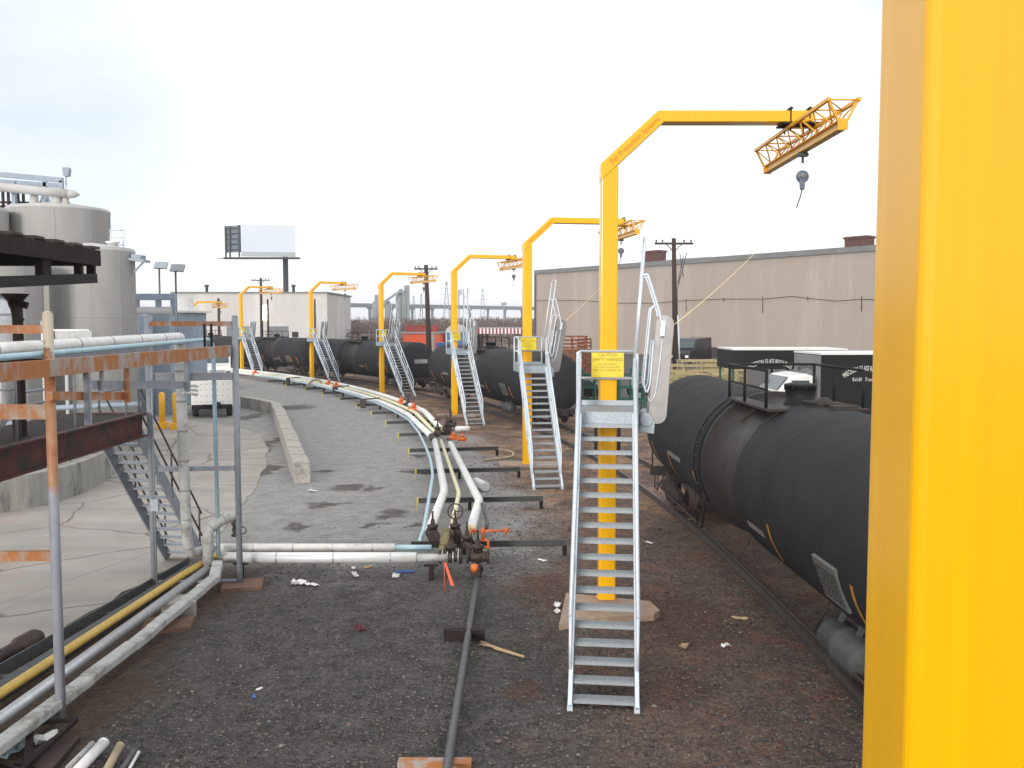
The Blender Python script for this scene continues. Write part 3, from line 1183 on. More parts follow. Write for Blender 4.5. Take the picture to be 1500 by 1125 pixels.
def make_car(Ln, ring_a, ring_b, plat):
    """tank car along local y; ring_a..ring_b = bare band between jackets; plat = y of the dome"""
    root = thing('tank_car', 'x', 'tank car')
    h = Ln / 2
    m = MB()
    prof = []
    for j in range(9):
        a = pi / 2 * j / 8
        prof.append((-h + .55 * (1 - cos(a)), TR_ * sin(a) if j else .02))
    prof += [(-h + .9, TR_ + .001), (ring_a - .06, TR_), (ring_a, TR_ - .05)]
    prof += [(ring_b - .30, TR_ - .055), (ring_b - .28, TR_ + .035), (ring_b - .20, TR_ + .05), (ring_b - .18, TR_ - .05), (ring_b, TR_ - .05), (ring_b + .05, TR_), (h - .9, TR_)]
    for j in range(9):
        a = pi / 2 * (1 - j / 8)
        prof.append((h - .55 * (1 - cos(a)), TR_ * sin(a) if j < 8 else .02))
    beads = [y for y in (-h + 2.0, -h + 4.1, -h + 6.2, h - 2.0, h - 4.1, h - 6.2) if not (ring_a - .4 < y < ring_b + .4)]
    for y in sorted(beads):
        k_ = next(i for i, p in enumerate(prof) if p[0] > y)
        prof[k_:k_] = [(y - .08, TR_), (y - .025, TR_), (y - .012, TR_ + .004), (y + .012, TR_ + .004), (y + .025, TR_), (y + .08, TR_)]
    # separate jackets and band by material
    iA = next(i for i, p in enumerate(prof) if abs(p[0] - ring_a) < 1e-6)
    iB = next(i for i, p in enumerate(prof) if abs(p[0] - ring_b) < 1e-6)
    m.lathe((0, 0, ZC), (0, 1, 0), prof, 56)
    n_ = 56
    for k in range(len(prof) - 1):
        if iA <= k < iB:
            for j in range(n_):
                m.m[k * n_ + j] = 1
    m.build('tank', [tankblk, tankbrn], root)
    top = ZC + TR_
    m = MB()
    m.lathe((0, plat, top - .12), (0, 0, 1), [(0, .30), (.08, .30), (.09, .27), (.36, .27), (.37, .29), (.41, .29), (.42, .26), (.45, .1)], 24)
    for j in range(8):
        a = 2 * pi * j / 8
        m.lathe((.285 * cos(a), plat + .285 * sin(a), top + .19), (0, 0, 1), [(0, .018), (.08, .018)], 6)
    m.build('manway', black, root)
    m = MB()
    m.lathe((0, plat - 1.2, top - .06), (0, 0, 1), [(0, .14), (.14, .14), (.16, .11), (.2, .07)], 14)
    m.tube([(-.25, plat - .9, top + .04), (.3, plat - 1.9, top + .04)], .04, 8)
    m.box((.1, plat - 1.8, top + .02), (.4, .24, .08))
    m.build('valve_box', grime, root)
    m = MB()
    for sx in (-1, 1):
        m.box((sx * .72, plat + .4, top - .10), (.36, 2.7, .04))
        for y in (-.8, .4, 1.6):
            m.bar((sx * .6, plat + y, top - .12), (sx * 1.0, plat + y, top - .42), .05, .05)
    m.build('walkway', grime, root)
    m = MB()
    zt = top + .58
    x = .86
    for sx in (-1, 1):
        for y in (-.75, .6, 1.7):
            m.tube([(sx * x, plat + y, top - .1), (sx * x, plat + y, zt)], .03, 6)
    m.tube(rnd([(-x, plat - .75, zt), (-x, plat + 1.7, zt), (x, plat + 1.7, zt), (x, plat - .75, zt)], .12), .025, 6)
    m.tube([(-x, plat - .75, top + .25), (-x, plat + 1.7, top + .25)], .02, 6)
    m.build('railing', black, root)
    m = MB()
    for q in (-.22, .22):
        pts = []
        for j in range(9):
            a = R(150 + j * 9)
            pts.append((TR_ * 1.04 * cos(a), plat + 1.9 + q, ZC - 1.0 * TR_ * sin(a) * -1))
        pts = [(-(TR_ + .06) * cos(R(60 - j * 11)), plat + 1.9 + q, ZC + (TR_ + .06) * sin(R(60 - j * 11))) for j in range(9)]
        m.tube(pts + [(-TR_ * .98, plat + 1.9 + q, .75)], .018, 6)
    for j in range(8):
        z = .8 + j * .28
        dz = z - ZC
        xx = -math.sqrt(max(.05, (TR_ + .06) ** 2 - dz * dz)) if z > 1.6 else -TR_ * .98
        m.tube([(xx, plat + 1.68, z), (xx, plat + 2.12, z)], .014, 6)
    m.build('ladder', black, root)
    # sill, side rods, bolsters
    m = MB()
    m.box((0, 0, .80), (.5, Ln + .3, .28))
    for sy in (-1, 1):
        m.box((0, sy * (h - 1.9), .93), (2.2, .5, .22))
        m.box((0, sy * (h + .05), .80), (2.4, .12, .26))
        m.box((0, sy * (h + .35), .80), (.28, .7, .26))
        for sx in (-1, 1):
            m.tube([(sx * 1.15, sy * (h + .02), .85), (sx * 1.15, sy * (h + .02), 1.9)], .022, 6)
            m.tube(rnd([(sx * 1.1, sy * (h - .1), .75), (sx * 1.1, sy * (h - .1), .35), (sx * 1.1, sy * (h - .55), .35), (sx * 1.1, sy * (h - .55), .75)], .05), .02, 6)
    for sx in (-1,):
        m.tube([(sx * 1.12, -h + .4, .52), (sx * 1.12, h - .4, .52)], .024, 6)
        for j in range(5):
            y = -h + .8 + j * (Ln - 1.6) / 4
            m.tube([(sx * 1.12, y, .52), (sx * .8, y, 1.15)], .02, 6)
    m.build('underframe', grime, root)
    m = MB()
    m.lathe((-.98, -h * .56 - .6, .66), (0, 1, 0), [(0, .02), (.02, .2), (.1, .26), (.55, .26), (.56, .275), (.62, .275), (.63, .26), (1.05, .26), (1.13, .2), (1.15, .02)], 20)
    m.bar((-.98, -h * .56 - .3, .9), (-.8, -h * .56 - .3, 1.3), .08, .05)
    m.bar((-.98, -h * .56 + .3, .9), (-.8, -h * .56 + .3, 1.3), .08, .05)
    m.build('air_reservoir', darksteel, root)
    for sy in (-1, 1):
        tk = bpy.data.objects.new('truck', None)
        COL.objects.link(tk)
        tk.parent = root
        tk.location = (0, sy * (h - 1.9), 0)
        for sx in (-1, 1):
            m = MB()
            x = sx * .98
            m.prism([(-1.1, .45), (-1.1, .72), (-.5, .78), (-.3, .88), (.3, .88), (.5, .78), (1.1, .72), (1.1, .45), (.75, .5), (.45, .28), (-.45, .28), (-.75, .5)], (x, 0, 0), (0, 1, 0), (0, 0, 1), .14)
            for q in (-.2, 0, .2):
                m.lathe((x + sx * .04, q, .34), (0, 0, 1), [(0, .07), (.4, .07)], 10)
            m.build('side_frame', grime, tk, bevel=.02)
            for q in (-.88, .88):
                m = MB()
                xx = sx * .7175
                m.lathe((xx + sx * .06, q, .54), (-sx, 0, 0), [(0, .27), (.01, .35), (.10, .37), (.105, .40), (.14, .40)], 28)
                m.lathe((xx + sx * .06, q, .54), (sx, 0, 0), [(0, .1), (.25, .1), (.27, .06)], 12)
                m.build('wheel', wheelm, tk)
    # markings
    def on_side(y, ang):
        a = R(ang)
        return V((-cos(a) * (TR_ + .006), y, ZC + sin(a) * (TR_ + .006)))

    def patch(m, y0, y1, a0, a1, n_=4, mi=0):
        vs = []
        for j in range(n_ + 1):
            a = a0 + (a1 - a0) * j / n_
            vs += [on_side(y0, a), on_side(y1, a)]
        m.add(vs, [(2 * j, 2 * j + 1, 2 * j + 3, 2 * j + 2) for j in range(n_)], mi)
    for y in (-h * .88, -h * .68, -h * .30, h * .30, h * .62, h * .86):
        m = MB()
        patch(m, y - .05, y + .05, -38, -12, 6)
        m.build('reflective_strip', reflect, root)
    m = MB()
    y0 = -h * .58
    a_, c_ = on_side(y0, -33), on_side(y0, -8)
    pp_ = [on_side(y0 - .45, -33), on_side(y0 + .35, -33), on_side(y0 + .35, -9), on_side(y0 - .45, -9)]
    nn = V((-1, 0, -.38)).normalized() * .04
    m.add([p + nn for p in pp_] + [p - nn * .3 for p in pp_], [(0, 1, 2, 3), (4, 5, 6, 7), (0, 1, 5, 4), (1, 2, 6, 5), (2, 3, 7, 6), (3, 0, 4, 7)])
    uy = (pp_[3] - pp_[0]).normalized()
    rn = random.Random(3)
    for r_ in range(7):
        x_ = -.38
        while x_ < .28:
            wd = rn.uniform(.03, .12)
            q0 = pp_[0] + nn * 1.1 + V((0, .45 + x_, 0)) + uy * (.07 + r_ * .065)
            m.add([q0, q0 + V((0, wd, 0)), q0 + V((0, wd, 0)) + uy * .03, q0 + uy * .03], [(0, 1, 2, 3)], 1)
            x_ += wd + .03
    m.build('placard', [greyplate, black], root)
    rn = random.Random(9)
    for (yy, aa, cnt_, hh) in ((h * .45, -14, 10, .22), (-h * .25, -26, 7, .16)):
        m = MB()
        y = yy
        for j in range(cnt_):
            wd = rn.uniform(.07, .11)
            patch(m, y, y + wd, aa, aa + 5, 2)
            y += wd + .05
        m.build('stencilled_mark', offwhite, root)
    return root


def place_car(o, deg, label, rz=0):
    o.location = arc(RT + .06, deg)
    o.rotation_euler = (0, 0, R(deg) + rz)
    tag(o, label, 'tank car', 'black tank cars on the curved track')


car1 = make_car(17.4, -.7, 1.8, .05)
place_car(car1, 1.45, 'black tank car nearest the camera, partly behind the foreground yellow post')
car2 = make_car(20.0, -.9, 2.2, .4)
place_car(car2, 19.2, 'black tank car behind the second and third crane stairs')
c3 = copy_tree(car2)
place_car(c3, 31.6, 'black tank car showing its round end beside the wooden utility pole')
m = MB()
rn = random.Random(4)
x_ = -.62
h3 = 10.0
for j in range(9):
    wd = rn.uniform(.06, .12)
    m.box((x_ + wd / 2 + .1, -h3 - .045, ZC + .05), (wd, .012, .3))
    x_ += wd + .03
m.build('end_marks', offwhite, c3)
car4 = make_car(12.0, -.6, 1.2, 1.4)
place_car(car4, 40.3, 'short black tank car between the fifth and sixth cranes')
c5 = copy_tree(car4)
place_car(c5, 47.2, 'far black tank car behind the rusty pipe rack posts')

# ================================================================== PIPE RUN ALONG THE CURVE
random.seed(3)


def pipe(name, label, pts, r, mat, cat='pipe', group=None, bend=.12, bands=None, bmat=None, n=14):
    p = rnd(pts, bend)
    m = MB()
    m.tube(p, r, n)
    mats = [mat]
    if bands:
        mats.append(bmat)
        tot = 0
        for i in range(len(p) - 1):
            seg = (p[i + 1] - p[i])
            ln = seg.length
            if ln < 1e-5:
                continue
            d = seg / ln
            q = (bands - tot % bands) if tot % bands else 0
            while q < ln:
                c = p[i] + d * q
                m.tube([c - d * .015, c + d * .015], r * 1.035, n, 1)
                q += bands
            tot += ln
    return tag(m.build(name, mats), label, cat, group)


PG = 'pipes running along the curved track'
ZP = .47
far_arc = lambda r, z, a0=16.2, a1=45: [arc(r, a0 + (a1 - a0) * j / 22, z) for j in range(23)]
left_near = [G(630, 775, ZP), G(650, 722, ZP), G(650, 713, ZP), G(637, 646, ZP)]
pipe('insulated_pipe', 'white insulated pipe left of the cream pipe, between the two valve clusters', left_near, .105, insul, group=PG, bands=1.8, bmat=alu)
pipe('bare_pipe', 'slim cream pipe between the two white insulated pipes', [G(661, 775, ZP), G(672, 724, ZP), G(671, 718, ZP), G(646, 645, ZP)], .055, cream, group=PG)
pipe('insulated_pipe', 'white insulated pipe right of the cream pipe, between the two valve clusters', [G(690, 775, ZP), G(702, 733, ZP), G(692, 714, ZP), G(660, 650, ZP)], .105, insul, group=PG, bands=2.2, bmat=cream)
pipe('bare_pipe', 'long light blue pipe on the driveway side of the pipe run', [G(614, 800, .18), G(615, 792, .36), G(621, 774, .40), G(634, 697, .40), G(631, 674, .40), G(623, 653, .40), arc(109.08, 12.6, .4)] + far_arc(109.32, .40, 15.2, 36), .045, skyblue, group=PG, bend=.7)
pipe('insulated_pipe', 'white pipe on the driveway side curving away past the far cranes', [G(632, 639, ZP)] + far_arc(109.62, .44), .12, insul, group=PG, bands=2.4, bmat=darksteel)
pipe('bare_pipe', 'cream pipe in the middle curving away past the far cranes', [G(638, 635, ZP)] + far_arc(109.98, .53), .085, cream, group=PG)
pipe('insulated_pipe', 'white pipe on the track side curving away past the far cranes', [G(646, 629, ZP)] + far_arc(110.42, .58), .13, insul, group=PG, bands=1.9, bmat=hosem)

# radial channel supports
sup = None
for i in range(13):
    d = 2.76 + 2.52 * i
    root_l = 'dark steel channel carrying the pipes, %s from the near valve cluster' % ('first second third fourth fifth sixth seventh eighth ninth tenth eleventh twelfth thirteenth'.split()[i])
    t = thing('channel_support', root_l, 'pipe support', arc(109.9, d), R(d), 'channel supports under the pipe run')
    xe = 1.70 if i < 4 else .62
    m = MB()
    cx_, ln_ = (xe - 1.6) / 2, xe + 1.6
    m.box((cx_, 0, .28), (ln_, .012, .13))
    m.box((cx_, -.03, .34), (ln_, .07, .01))
    m.box((cx_, -.03, .22), (ln_, .07, .01))
    m.build('channel', darksteel, t)
    for x in (-.25, xe - .05):
        m = MB()
        m.box((x, .02, .105), (.09, .09, .23))
        m.build('leg', brownsteel, t)
    if i >= 1:
        m = MB()
        m.box((-1.62, 0, .28), (.05, .05, .17))
        m.box((-1.64, .04, .13), (.02, .02, .26))
        m.build('end_marker', yspray, t)

# valves
def valve(name, loc, rz, label, bodymat=valvedk, wheel=True, s=1.0, tilt=0, hand=valvedk):
    t = thing(name, label, 'valve', loc, rz, 'valves joining the pipes')
    m = MB()
    m.lathe((0, -.2 * s, 0), (0, 1, 0), [(0, .13 * s), (.04 * s, .13 * s), (.045 * s, .085 * s), (.12 * s, .10 * s), (.2 * s, .12 * s), (.28 * s, .10 * s), (.355 * s, .085 * s), (.36 * s, .13 * s), (.4 * s, .13 * s)], 16)
    m.lathe((0, 0, .05 * s), (0, 0, 1), [(0, .09 * s), (.1 * s, .08 * s), (.105 * s, .11 * s), (.15 * s, .11 * s), (.16 * s, .05 * s), (.26 * s, .04 * s)], 14)
    m.build('body', bodymat, t)
    if name == 'control_valve':
        m = MB()
        for q in (-.14, -.05, .05, .14):
            m.lathe((0, q * s, 0), (0, 1, 0), [(-.012, .1 * s), (-.01, .128 * s), (.01, .128 * s), (.012, .1 * s)], 18)
        m.build('clamp_band', stainless if False else alu, t)
    m = MB()
    m.tube([(0, 0, .3 * s), (0, 0, .48 * s)], .02 * s, 8)
    m.build('stem', valvedk, t)
    if wheel:
        m = MB()
        Mx = Matrix.Rotation(tilt, 3, 'X')
        pts = [Mx @ V((.15 * s * cos(2 * pi * j / 18), .15 * s * sin(2 * pi * j / 18), 0)) + V((0, 0, .46 * s)) for j in range(18)]
        m.tube(pts, .014 * s, 6, closed=True)
        for j in (0, 6, 12):
            m.tube([pts[j], (0, 0, .46 * s)], .01 * s, 6)
        m.build('handwheel', hand, t)
    return t


vl = 'near valve cluster'
valve('gate_valve', G(634, 783, .45), R(12), 'dark gate valve where the left white pipe meets the crossing pipes', s=1.05, wheel=False)
valve('gate_valve', G(667, 782, .48), R(8), 'dark gate valve with round handwheel on the cream pipe', s=1.05, tilt=R(78))
valve('gate_valve', G(684, 800, .45), R(-5), 'dark gate valve at the end of the right white pipe', s=1.05, wheel=False)
valve('gate_valve', G(700, 815, .40), R(90), 'black valve at the outer corner of the near valve cluster', s=1.1, wheel=False)
valve('control_valve', G(660, 815, .40), R(90), 'banded dark control valve in line with the lower white crossing pipe', s=1.1, wheel=False)
p0 = G(655, 640, .5)
far_labels = ['dark valve with handwheel at the left of the far valve cluster', 'dark valve with handwheel in the middle of the far valve cluster', 'orange valve beside the white fitting of the far valve cluster',
              'orange valve at the track side of the far valve cluster', 'dark valve at the back of the far valve cluster']
for j, (u, v, mt) in enumerate(((641, 634, valvedk), (655, 629, valvedk), (664, 641, valveor), (677, 643, valveor), (660, 622, valvedk))):
    valve('gate_valve', G(u, v, .5), R(20 * j), far_labels[j], mt, s=1.15 if mt is valvedk else .75, tilt=R(20 * j), wheel=j in (0, 1, 4), hand=valvedk)
for j, (u, v, lab, mt) in enumerate(((588, 591, 'orange valve by the foot of the fourth crane stairs', valveor), (598, 594, 'dark valve by the foot of the fourth crane stairs', valvedk),
                                    (482, 563, 'orange valve by the foot of the fifth crane stairs', valveor), (493, 566, 'second small orange valve by the foot of the fifth crane stairs, at their right', valveor),
                                    (374, 547, 'orange valve by the foot of the sixth crane stairs', valveor), (606, 600, 'orange valve in front of the fourth crane stairs, nearest the camera', valveor))):
    valve('gate_valve', G(u, v, .55), R(35 + 17 * j), lab, mt, s=1.2, wheel=mt is valvedk)
m = MB()
c = G(474, 562, .5)
m.tube([c + V((-.55 + .5 * cos(pi * j / 10) * -1.2, 0, -.45 + .75 * sin(pi * j / 10))) for j in range(11)], .09, 8)
tag(m.build('hose', hosem), 'tan hose arching over the white pipes by the fifth crane mast', 'hose')
for k_, (u, v) in enumerate(((543, 588), (430, 556), (500, 569))):
    m = MB()
    c = G(u, v, .5)
    m.bar(c + V((-.45, -.1, .12)), c + V((.45, .4, .16)), .16, .06)
    m.box(c + V((-.4, -.15, -.12)), (.3, .2, .5))
    tag(m.build('pipe_clamp', valvedk), 'black clamp over the white pipes, %s' % ('between the third and fourth crane masts' if k_ == 0 else 'between the fifth and sixth crane masts' if k_ == 1 else 'between the fourth and fifth crane masts'), 'clamp', 'black clamps on the pipe run')
m = MB()
a = G(677, 628, .75)
m.lathe(a - V((.28, 0, 0)), (1, .1, 0), [(0, .02), (.02, .1), (.56, .1), (.58, .02)], 16)
tag(m.build('end_fitting', insul), 'stubby white horizontal fitting on top of the far valve cluster', 'fitting')
m = MB()
pts = rnd([G(655, 783, .55), G(652, 795, .55), G(650, 800, .42), G(650, 813, .38)], .1)
m.tube(pts, .10, 14)
for q in (0, -1):
    d = (pts[1] - pts[0]).normalized() if q == 0 else (pts[-1] - pts[-2]).normalized()
    m.tube([pts[q] - d * .02, pts[q] + d * .02], .14, 14)
tag(m.build('pipe_elbow', olive), 'olive green elbow pipe in the near valve cluster', 'pipe elbow')
# orange jointed rod tree
t = thing('orange_loading_arm', 'bright orange jointed pipework at the right of the near valve cluster', 'pipework', G(700, 800, 0))
b0 = [G(689, 778, .62), G(748, 777, .62)]
m = MB()
m.tube(b0, .022, 8)
d = (b0[1] - b0[0]).normalized()
for q in (.02, .09, .32, .88):
    c = b0[0].lerp(b0[1], q)
    m.tube([c - d * .02, c + d * .02], .075, 12)
m.build('cross_pipe', valveor, t, True)
m = MB()
c = b0[0].lerp(b0[1], .32)
m.tube([c + V((0, 0, .06)), c - V((0, 0, .2))], .03, 8)
m.tube(rnd([c - V((.08, 0, .2)), c - V((-.1, 0, .2)), c + V((.12, -.25, -.42))], .04), .028, 8)
m.tube([c + V((-.06, -.12, -.33)), c + V((.13, -.12, -.30))], .025, 8)
m.build('drop_pipe', valveor, t, True)
m = MB()
m.lathe(G(683, 806, .38), (0, 0, 1), [(0, .02), (.02, .07), (.1, .07), (.12, .02)], 12)
m.build('orange_cap', valveor, t, True)
# grey bent conduit to the right of the right white pipe
pipe('conduit', 'bent grey conduit standing beside the right white pipe', [G(705, 738, .55), G(708, 742, .5), G(714, 765, .3), G(712, 776, .25)], .04, pipegrey, 'conduit')

# crossing pipes from the left riser cluster to the near valves
pipe('insulated_pipe', 'bright white pipe lying straight across the gravel to the near valves', [V((-5.65, 17.45, .40)), V((-1.85, 17.45, .40))], .105, brightclad, group='pipes crossing the gravel', bands=1.1, bmat=alu)
pipe('bare_pipe', 'grey bare stub joining the bright white crossing pipe to the valves', [V((-1.85, 17.45, .40)), V((-1.25, 17.45, .40))], .075, insul_dk, group='pipes crossing the gravel')
pipe('insulated_pipe', 'pale pipe lying behind the bright white crossing pipe', [V((-6.0, 18.15, .42)), V((-2.35, 18.15, .42))], .085, insul, group='pipes crossing the gravel', bands=.8, bmat=alu)
pipe('bare_pipe', 'dark blue-taped pipe end behind the bright white crossing pipe', [V((-2.35, 18.15, .42)), V((-1.62, 18.15, .42))], .06, skyblue, group='pipes crossing the gravel')
for lab, x, y in (('short dark post under the crossing pipes near the left riser', -5.25, 17.45), ('short dark post under the crossing pipes near the valves', -1.55, 17.3)):
    m = MB()
    m.box((x, y, .14), (.09, .09, .30))
    m.box((x, y, .285), (.28, .12, .02))
    tag(m.build('pipe_stand', brownsteel), lab, 'pipe stand', 'stands under the crossing pipes')

# left pipe run toward the camera
pipe('bare_pipe', 'ochre yellow pipe running from the riser toward the lower left corner', [V((-6.75, 6.0, .34)), V((-6.36, 11.1, .34)), V((-5.98, 16.6, .36)), V((-5.80, 17.7, .38)), V((-5.3, 17.80, .34)), V((-1.9, 17.82, .34))], .062, ochre, group='pipes along the concrete yard edge', bend=.5)
pipe('insulated_pipe', 'silvery clad pipe between the ochre pipe and the wrapped pipe', [V((-6.25, 6.0, .32)), V((-5.98, 10.3, .32)), V((-5.70, 16.8, .34))], .078, alu, group='pipes along the concrete yard edge', bend=.3)
m = MB()
pts = [V((-5.92, 6.0, .27)), V((-5.68, 9.8, .27)), V((-5.52, 13.0, .26)), V((-5.42, 16.4, .29)), V((-5.55, 17.0, .42))]
for i in range(len(pts) - 1):
    k = 5
    for j in range(k):
        a_, c_ = pts[i].lerp(pts[i + 1], j / k), pts[i].lerp(pts[i + 1], (j + 1.04) / k)
        jit = V((random.uniform(-.008, .008), 0, random.uniform(-.01, .01)))
        m.bar(a_ + jit, c_ + jit, .20, .13)
tag(m.build('wrapped_pipe', insul_dk, bevel=.03, seg=3), 'grey weathered flat-wrapped pipe nearest the gravel, running to the lower left corner', 'pipe', 'pipes along the concrete yard edge')
# riser cluster
pipe('riser_pipe', 'insulated riser bending over toward the black valve above the crossing pipes', [V((-5.75, 17.05, .25)), V((-5.75, 17.05, 1.08)), V((-5.38, 17.35, 1.24)), V((-5.28, 17.45, 1.26))], .10, insul_dk, group='insulated risers', bend=.2, bands=.28, bmat=seam)
pipe('riser_pipe', 'tall insulated riser standing inside the pipe rack', [V((-6.02, 16.55, 4.62)), V((-6.02, 16.7, .95)), V((-6.02, 16.85, .62)), V((-5.85, 17.6, .55))], .095, insul_dk, group='insulated risers', bend=.15, bands=.55, bmat=seam)
t = thing('hanging_valve', 'black valve hanging under the bent insulated riser', 'valve', (-5.32, 17.42, .6))
m = MB()
m.lathe((0, 0, .56), (0, 0, -1), [(0, .05), (.06, .05), (.065, .09), (.11, .09), (.12, .06), (.2, .08), (.28, .06), (.29, .095), (.33, .095), (.34, .05)], 14)
m.build('body', valvedk, t)
m = MB()
m.tube([(.12 + .07 * cos(2 * pi * j / 14), 0, .34 + .07 * sin(2 * pi * j / 14)) for j in range(14)], .012, 6, closed=True)
m.build('handwheel', valvedk, t)
# long dark channel tray beside the yard
t = thing('pipe_tray', 'long dark steel tray lying between the concrete yard and the ochre pipe', 'tray', (-6.9, 13, 0))
for x0, x1 in ((-7.65, -6.55), (-7.05, -6.25)):
    m = MB()
    m.bar((x0 - .10, 6.5, .11), (x1 + .02, 18.2, .11), .03 if x0 < -7.3 else .16, .18)
    m.build('side_rail', darksteel, t, True)
for j in range(9):
    m = MB()
    f = j / 8
    x0 = -7.72 + 1.1 * f
    x1 = -7.12 + .78 * f
    m.box(((x0 + x1) / 2, 6.8 + 11 * f, .06), (x1 - x0, .12, .06))
    m.build('rung', darksteel, t, True)

# dark steel drain pipe on the ground, toward the camera
pipe('drain_pipe', 'dark grey steel pipe running along the gravel toward the bottom edge', [G(699, 846, .13), G(655, 1125, .13), V((-.74, 6.5, .13))], .055, pipegrey)
m = MB()
m.lathe(G(699, 832, .2), V((.0, -1, 0)), [(0, .08), (.05, .12), (.1, .12), (.12, .07), (.4, .065), (.41, .11), (.46, .11), (.47, .06)], 14)
m.lathe(G(695, 834, .32), (0, 0, 1), [(-.05, .04), (0, .075), (.08, .075), (.1, .03)], 12, 1)
tag(m.build('pipe_coupling', [valvedk, valveor]), 'dark coupling with orange cap at the end of the grey ground pipe', 'coupling')
for lab, u0, u1, v in (('short rusty steel channel under the grey ground pipe', 650, 710, 940), ('rusty steel plate under the grey ground pipe at the bottom edge', 582, 690, 1128)):
    a, c = G(u0, v), G(u1, v)
    m = MB()
    h = .17 if v < 1000 else .07
    m.bar(a + V((0, 0, h / 2)), c + V((0, 0, h / 2)), .012, h)
    m.bar(a + V((0, .07, h)), c + V((0, .07, h)), .15, .012)
    m.bar(a + V((0, .07, .006)), c + V((0, .07, .006)), .15, .012)
    tag(m.build('sleeper_channel', brownsteel if v < 1000 else rust), lab, 'steel channel')

# hose loop, discarded cap
m = MB()
q = [G(694, 657, .1), G(720, 657, .12), G(742, 660, .1), G(753, 663, .08), G(750, 669, .06), G(735, 671, .06), G(708, 674, .06)]
m.tube(rnd(q, .6, 6), .04, 8)
tag(m.build('hose', hosem), 'tan hose looped on the dirt beside the far valve cluster', 'hose')
m = MB()
c = G(697, 706, .16)
e = G(711, 713, .16)
m.lathe(c, e - c, [(0, .02), (.0, .14), ((e - c).length, .14), ((e - c).length + .01, .12), ((e - c).length - .02, .02)], 20)
tag(m.build('pipe_end_cap', insul), 'stubby white cylinder lying beside the right white pipe', 'cap')

# ================================================================== PIPE RACK (left foreground)
rk = thing('pipe_rack', 'rusty grey pipe rack with tall round posts in the left foreground', 'pipe rack', (-5.9, 14, 0))
for (x, y, r, mt) in ((-5.56, 10.98, .06, rustpostA), (-5.11, 16.9, .056, greysteel), (-6.66, 16.75, .056, greysteel), (-7.1, 10.9, .06, rustpost)):
    m = MB()
    m.tube([(x, y, 0), (x, y, 5.05)], r, 16)
    m.lathe((x, y, 5.05), (0, 0, 1), [(0, r), (.02, r * .7), (.03, .01)], 16)
    m.build('post', mt, rk, True)
a, c = V((-5.50, 9.0, 4.40)), V((-5.17, 16.9, 4.42))
m = MB()
m.bar(a, c, .012, .2)
m.bar(a + V((-.04, 0, .095)), c + V((-.04, 0, .095)), .09, .012)
m.bar(a + V((-.04, 0, -.095)), c + V((-.04, 0, -.095)), .09, .012)
m.build('rusty_channel', rust, rk, True)
m = MB()
a2, c2 = V((-7.05, 9.0, 4.40)), V((-6.6, 16.75, 4.42))
m.bar(a2, c2, .07, .2)
m.build('inner_channel', greysteel, rk, True)
for (z, h, mt) in ((4.92, .09, rust), (3.95, .14, greysteel), (2.24, .09, greysteel), (.12, .04, greysteel)):
    m = MB()
    m.bar((-6.6, 16.76, z), (-5.16, 16.88, z), .06, h)
    m.build('cross_beam', mt, rk, True)
for (z, h, mt) in ((4.86, .10, rust), (4.40, .22, brownsteel), (3.87, .18, rust), (2.11, .12, rust)):
    m = MB()
    m.bar((-7.06, 10.91, z), (-5.6, 10.97, z), .06, h)
    m.build('cross_beam', mt, rk, True)


def on_x(u, X, v=None, z=None):
    d = ray(u, 560)
    Y = X / d.x * d.y
    if v is not None:
        return A(u, v, Y)
    return V((X, Y, z))


for (u, v0, v1, w_, mt) in ((127, 545, 622, .08, greysteel), (185, 536, 590, .065, rust), (148, 520, 575, .04, greysteel), (273, 520, 574, .07, greysteel)):
    m = MB()
    p, q = on_x(u, -5.42, v0), on_x(u, -5.42, v1)
    q = V((p.x, p.y, q.z))
    m.bar(p, q, w_, .05)
    m.build('hanger', mt, rk, True)
m = MB()
m.bar(on_x(131, -5.48, 564), on_x(276, -5.48, 564), .07, .12)
m.build('tray_rail', greysteel, rk, True)
m = MB()
m.bar(on_x(72, -5.50, 580), on_x(188, -5.50, 580), .07, .11)
m.build('tray_rail', rust, rk, True)
m = MB()
for dv in (0, 6, 12):
    m.tube([on_x(268, -5.7, 563 + dv), on_x(289, -5.7, 566 + dv)], .025, 8)
m.build('conduit_stubs', insul, rk, True)
# pipes on the rack
pipe('insulated_pipe', 'white insulated pipe lying on top of the rusty pipe rack', [V((-5.98, 7.5, 4.60)), V((-5.92, 16.35, 4.68)), V((-6.0, 16.55, 4.60)), V((-6.02, 16.6, 4.4))], .085, insul, group='pipes on the rack', bands=1.0, bmat=seam)
pipe('bare_pipe', 'light blue pipe along the rack top that drops to the ground beyond', [V((-5.72, 7.5, 4.52)), V((-5.60, 16.9, 4.63)), V((-5.55, 17.0, 4.5)), V((-5.60, 17.2, .5))], .038, skyblue, group='pipes on the rack', bend=.1)
m = MB()
for u in (300, 310):
    p = on_x(u, -5.25)if False else A(u, 505, 16.2)
    m.tube([V((p.x, p.y, 4.5)), V((p.x, p.y, 4.92))], .022, 8)
m.build('stub_pipe', brownsteel, rk, True)
# silver vertical duct at the frame edge
pipe('silver_duct', 'shiny silver insulated duct curving at the left frame edge', [V((-7.2, 12.0, 3.2)), V((-6.92, 12.4, 3.75)), V((-6.92, 12.4, 5.2)), V((-7.35, 12.4, 5.42))], .14, alu, bend=.25, bands=.5, bmat=seam)

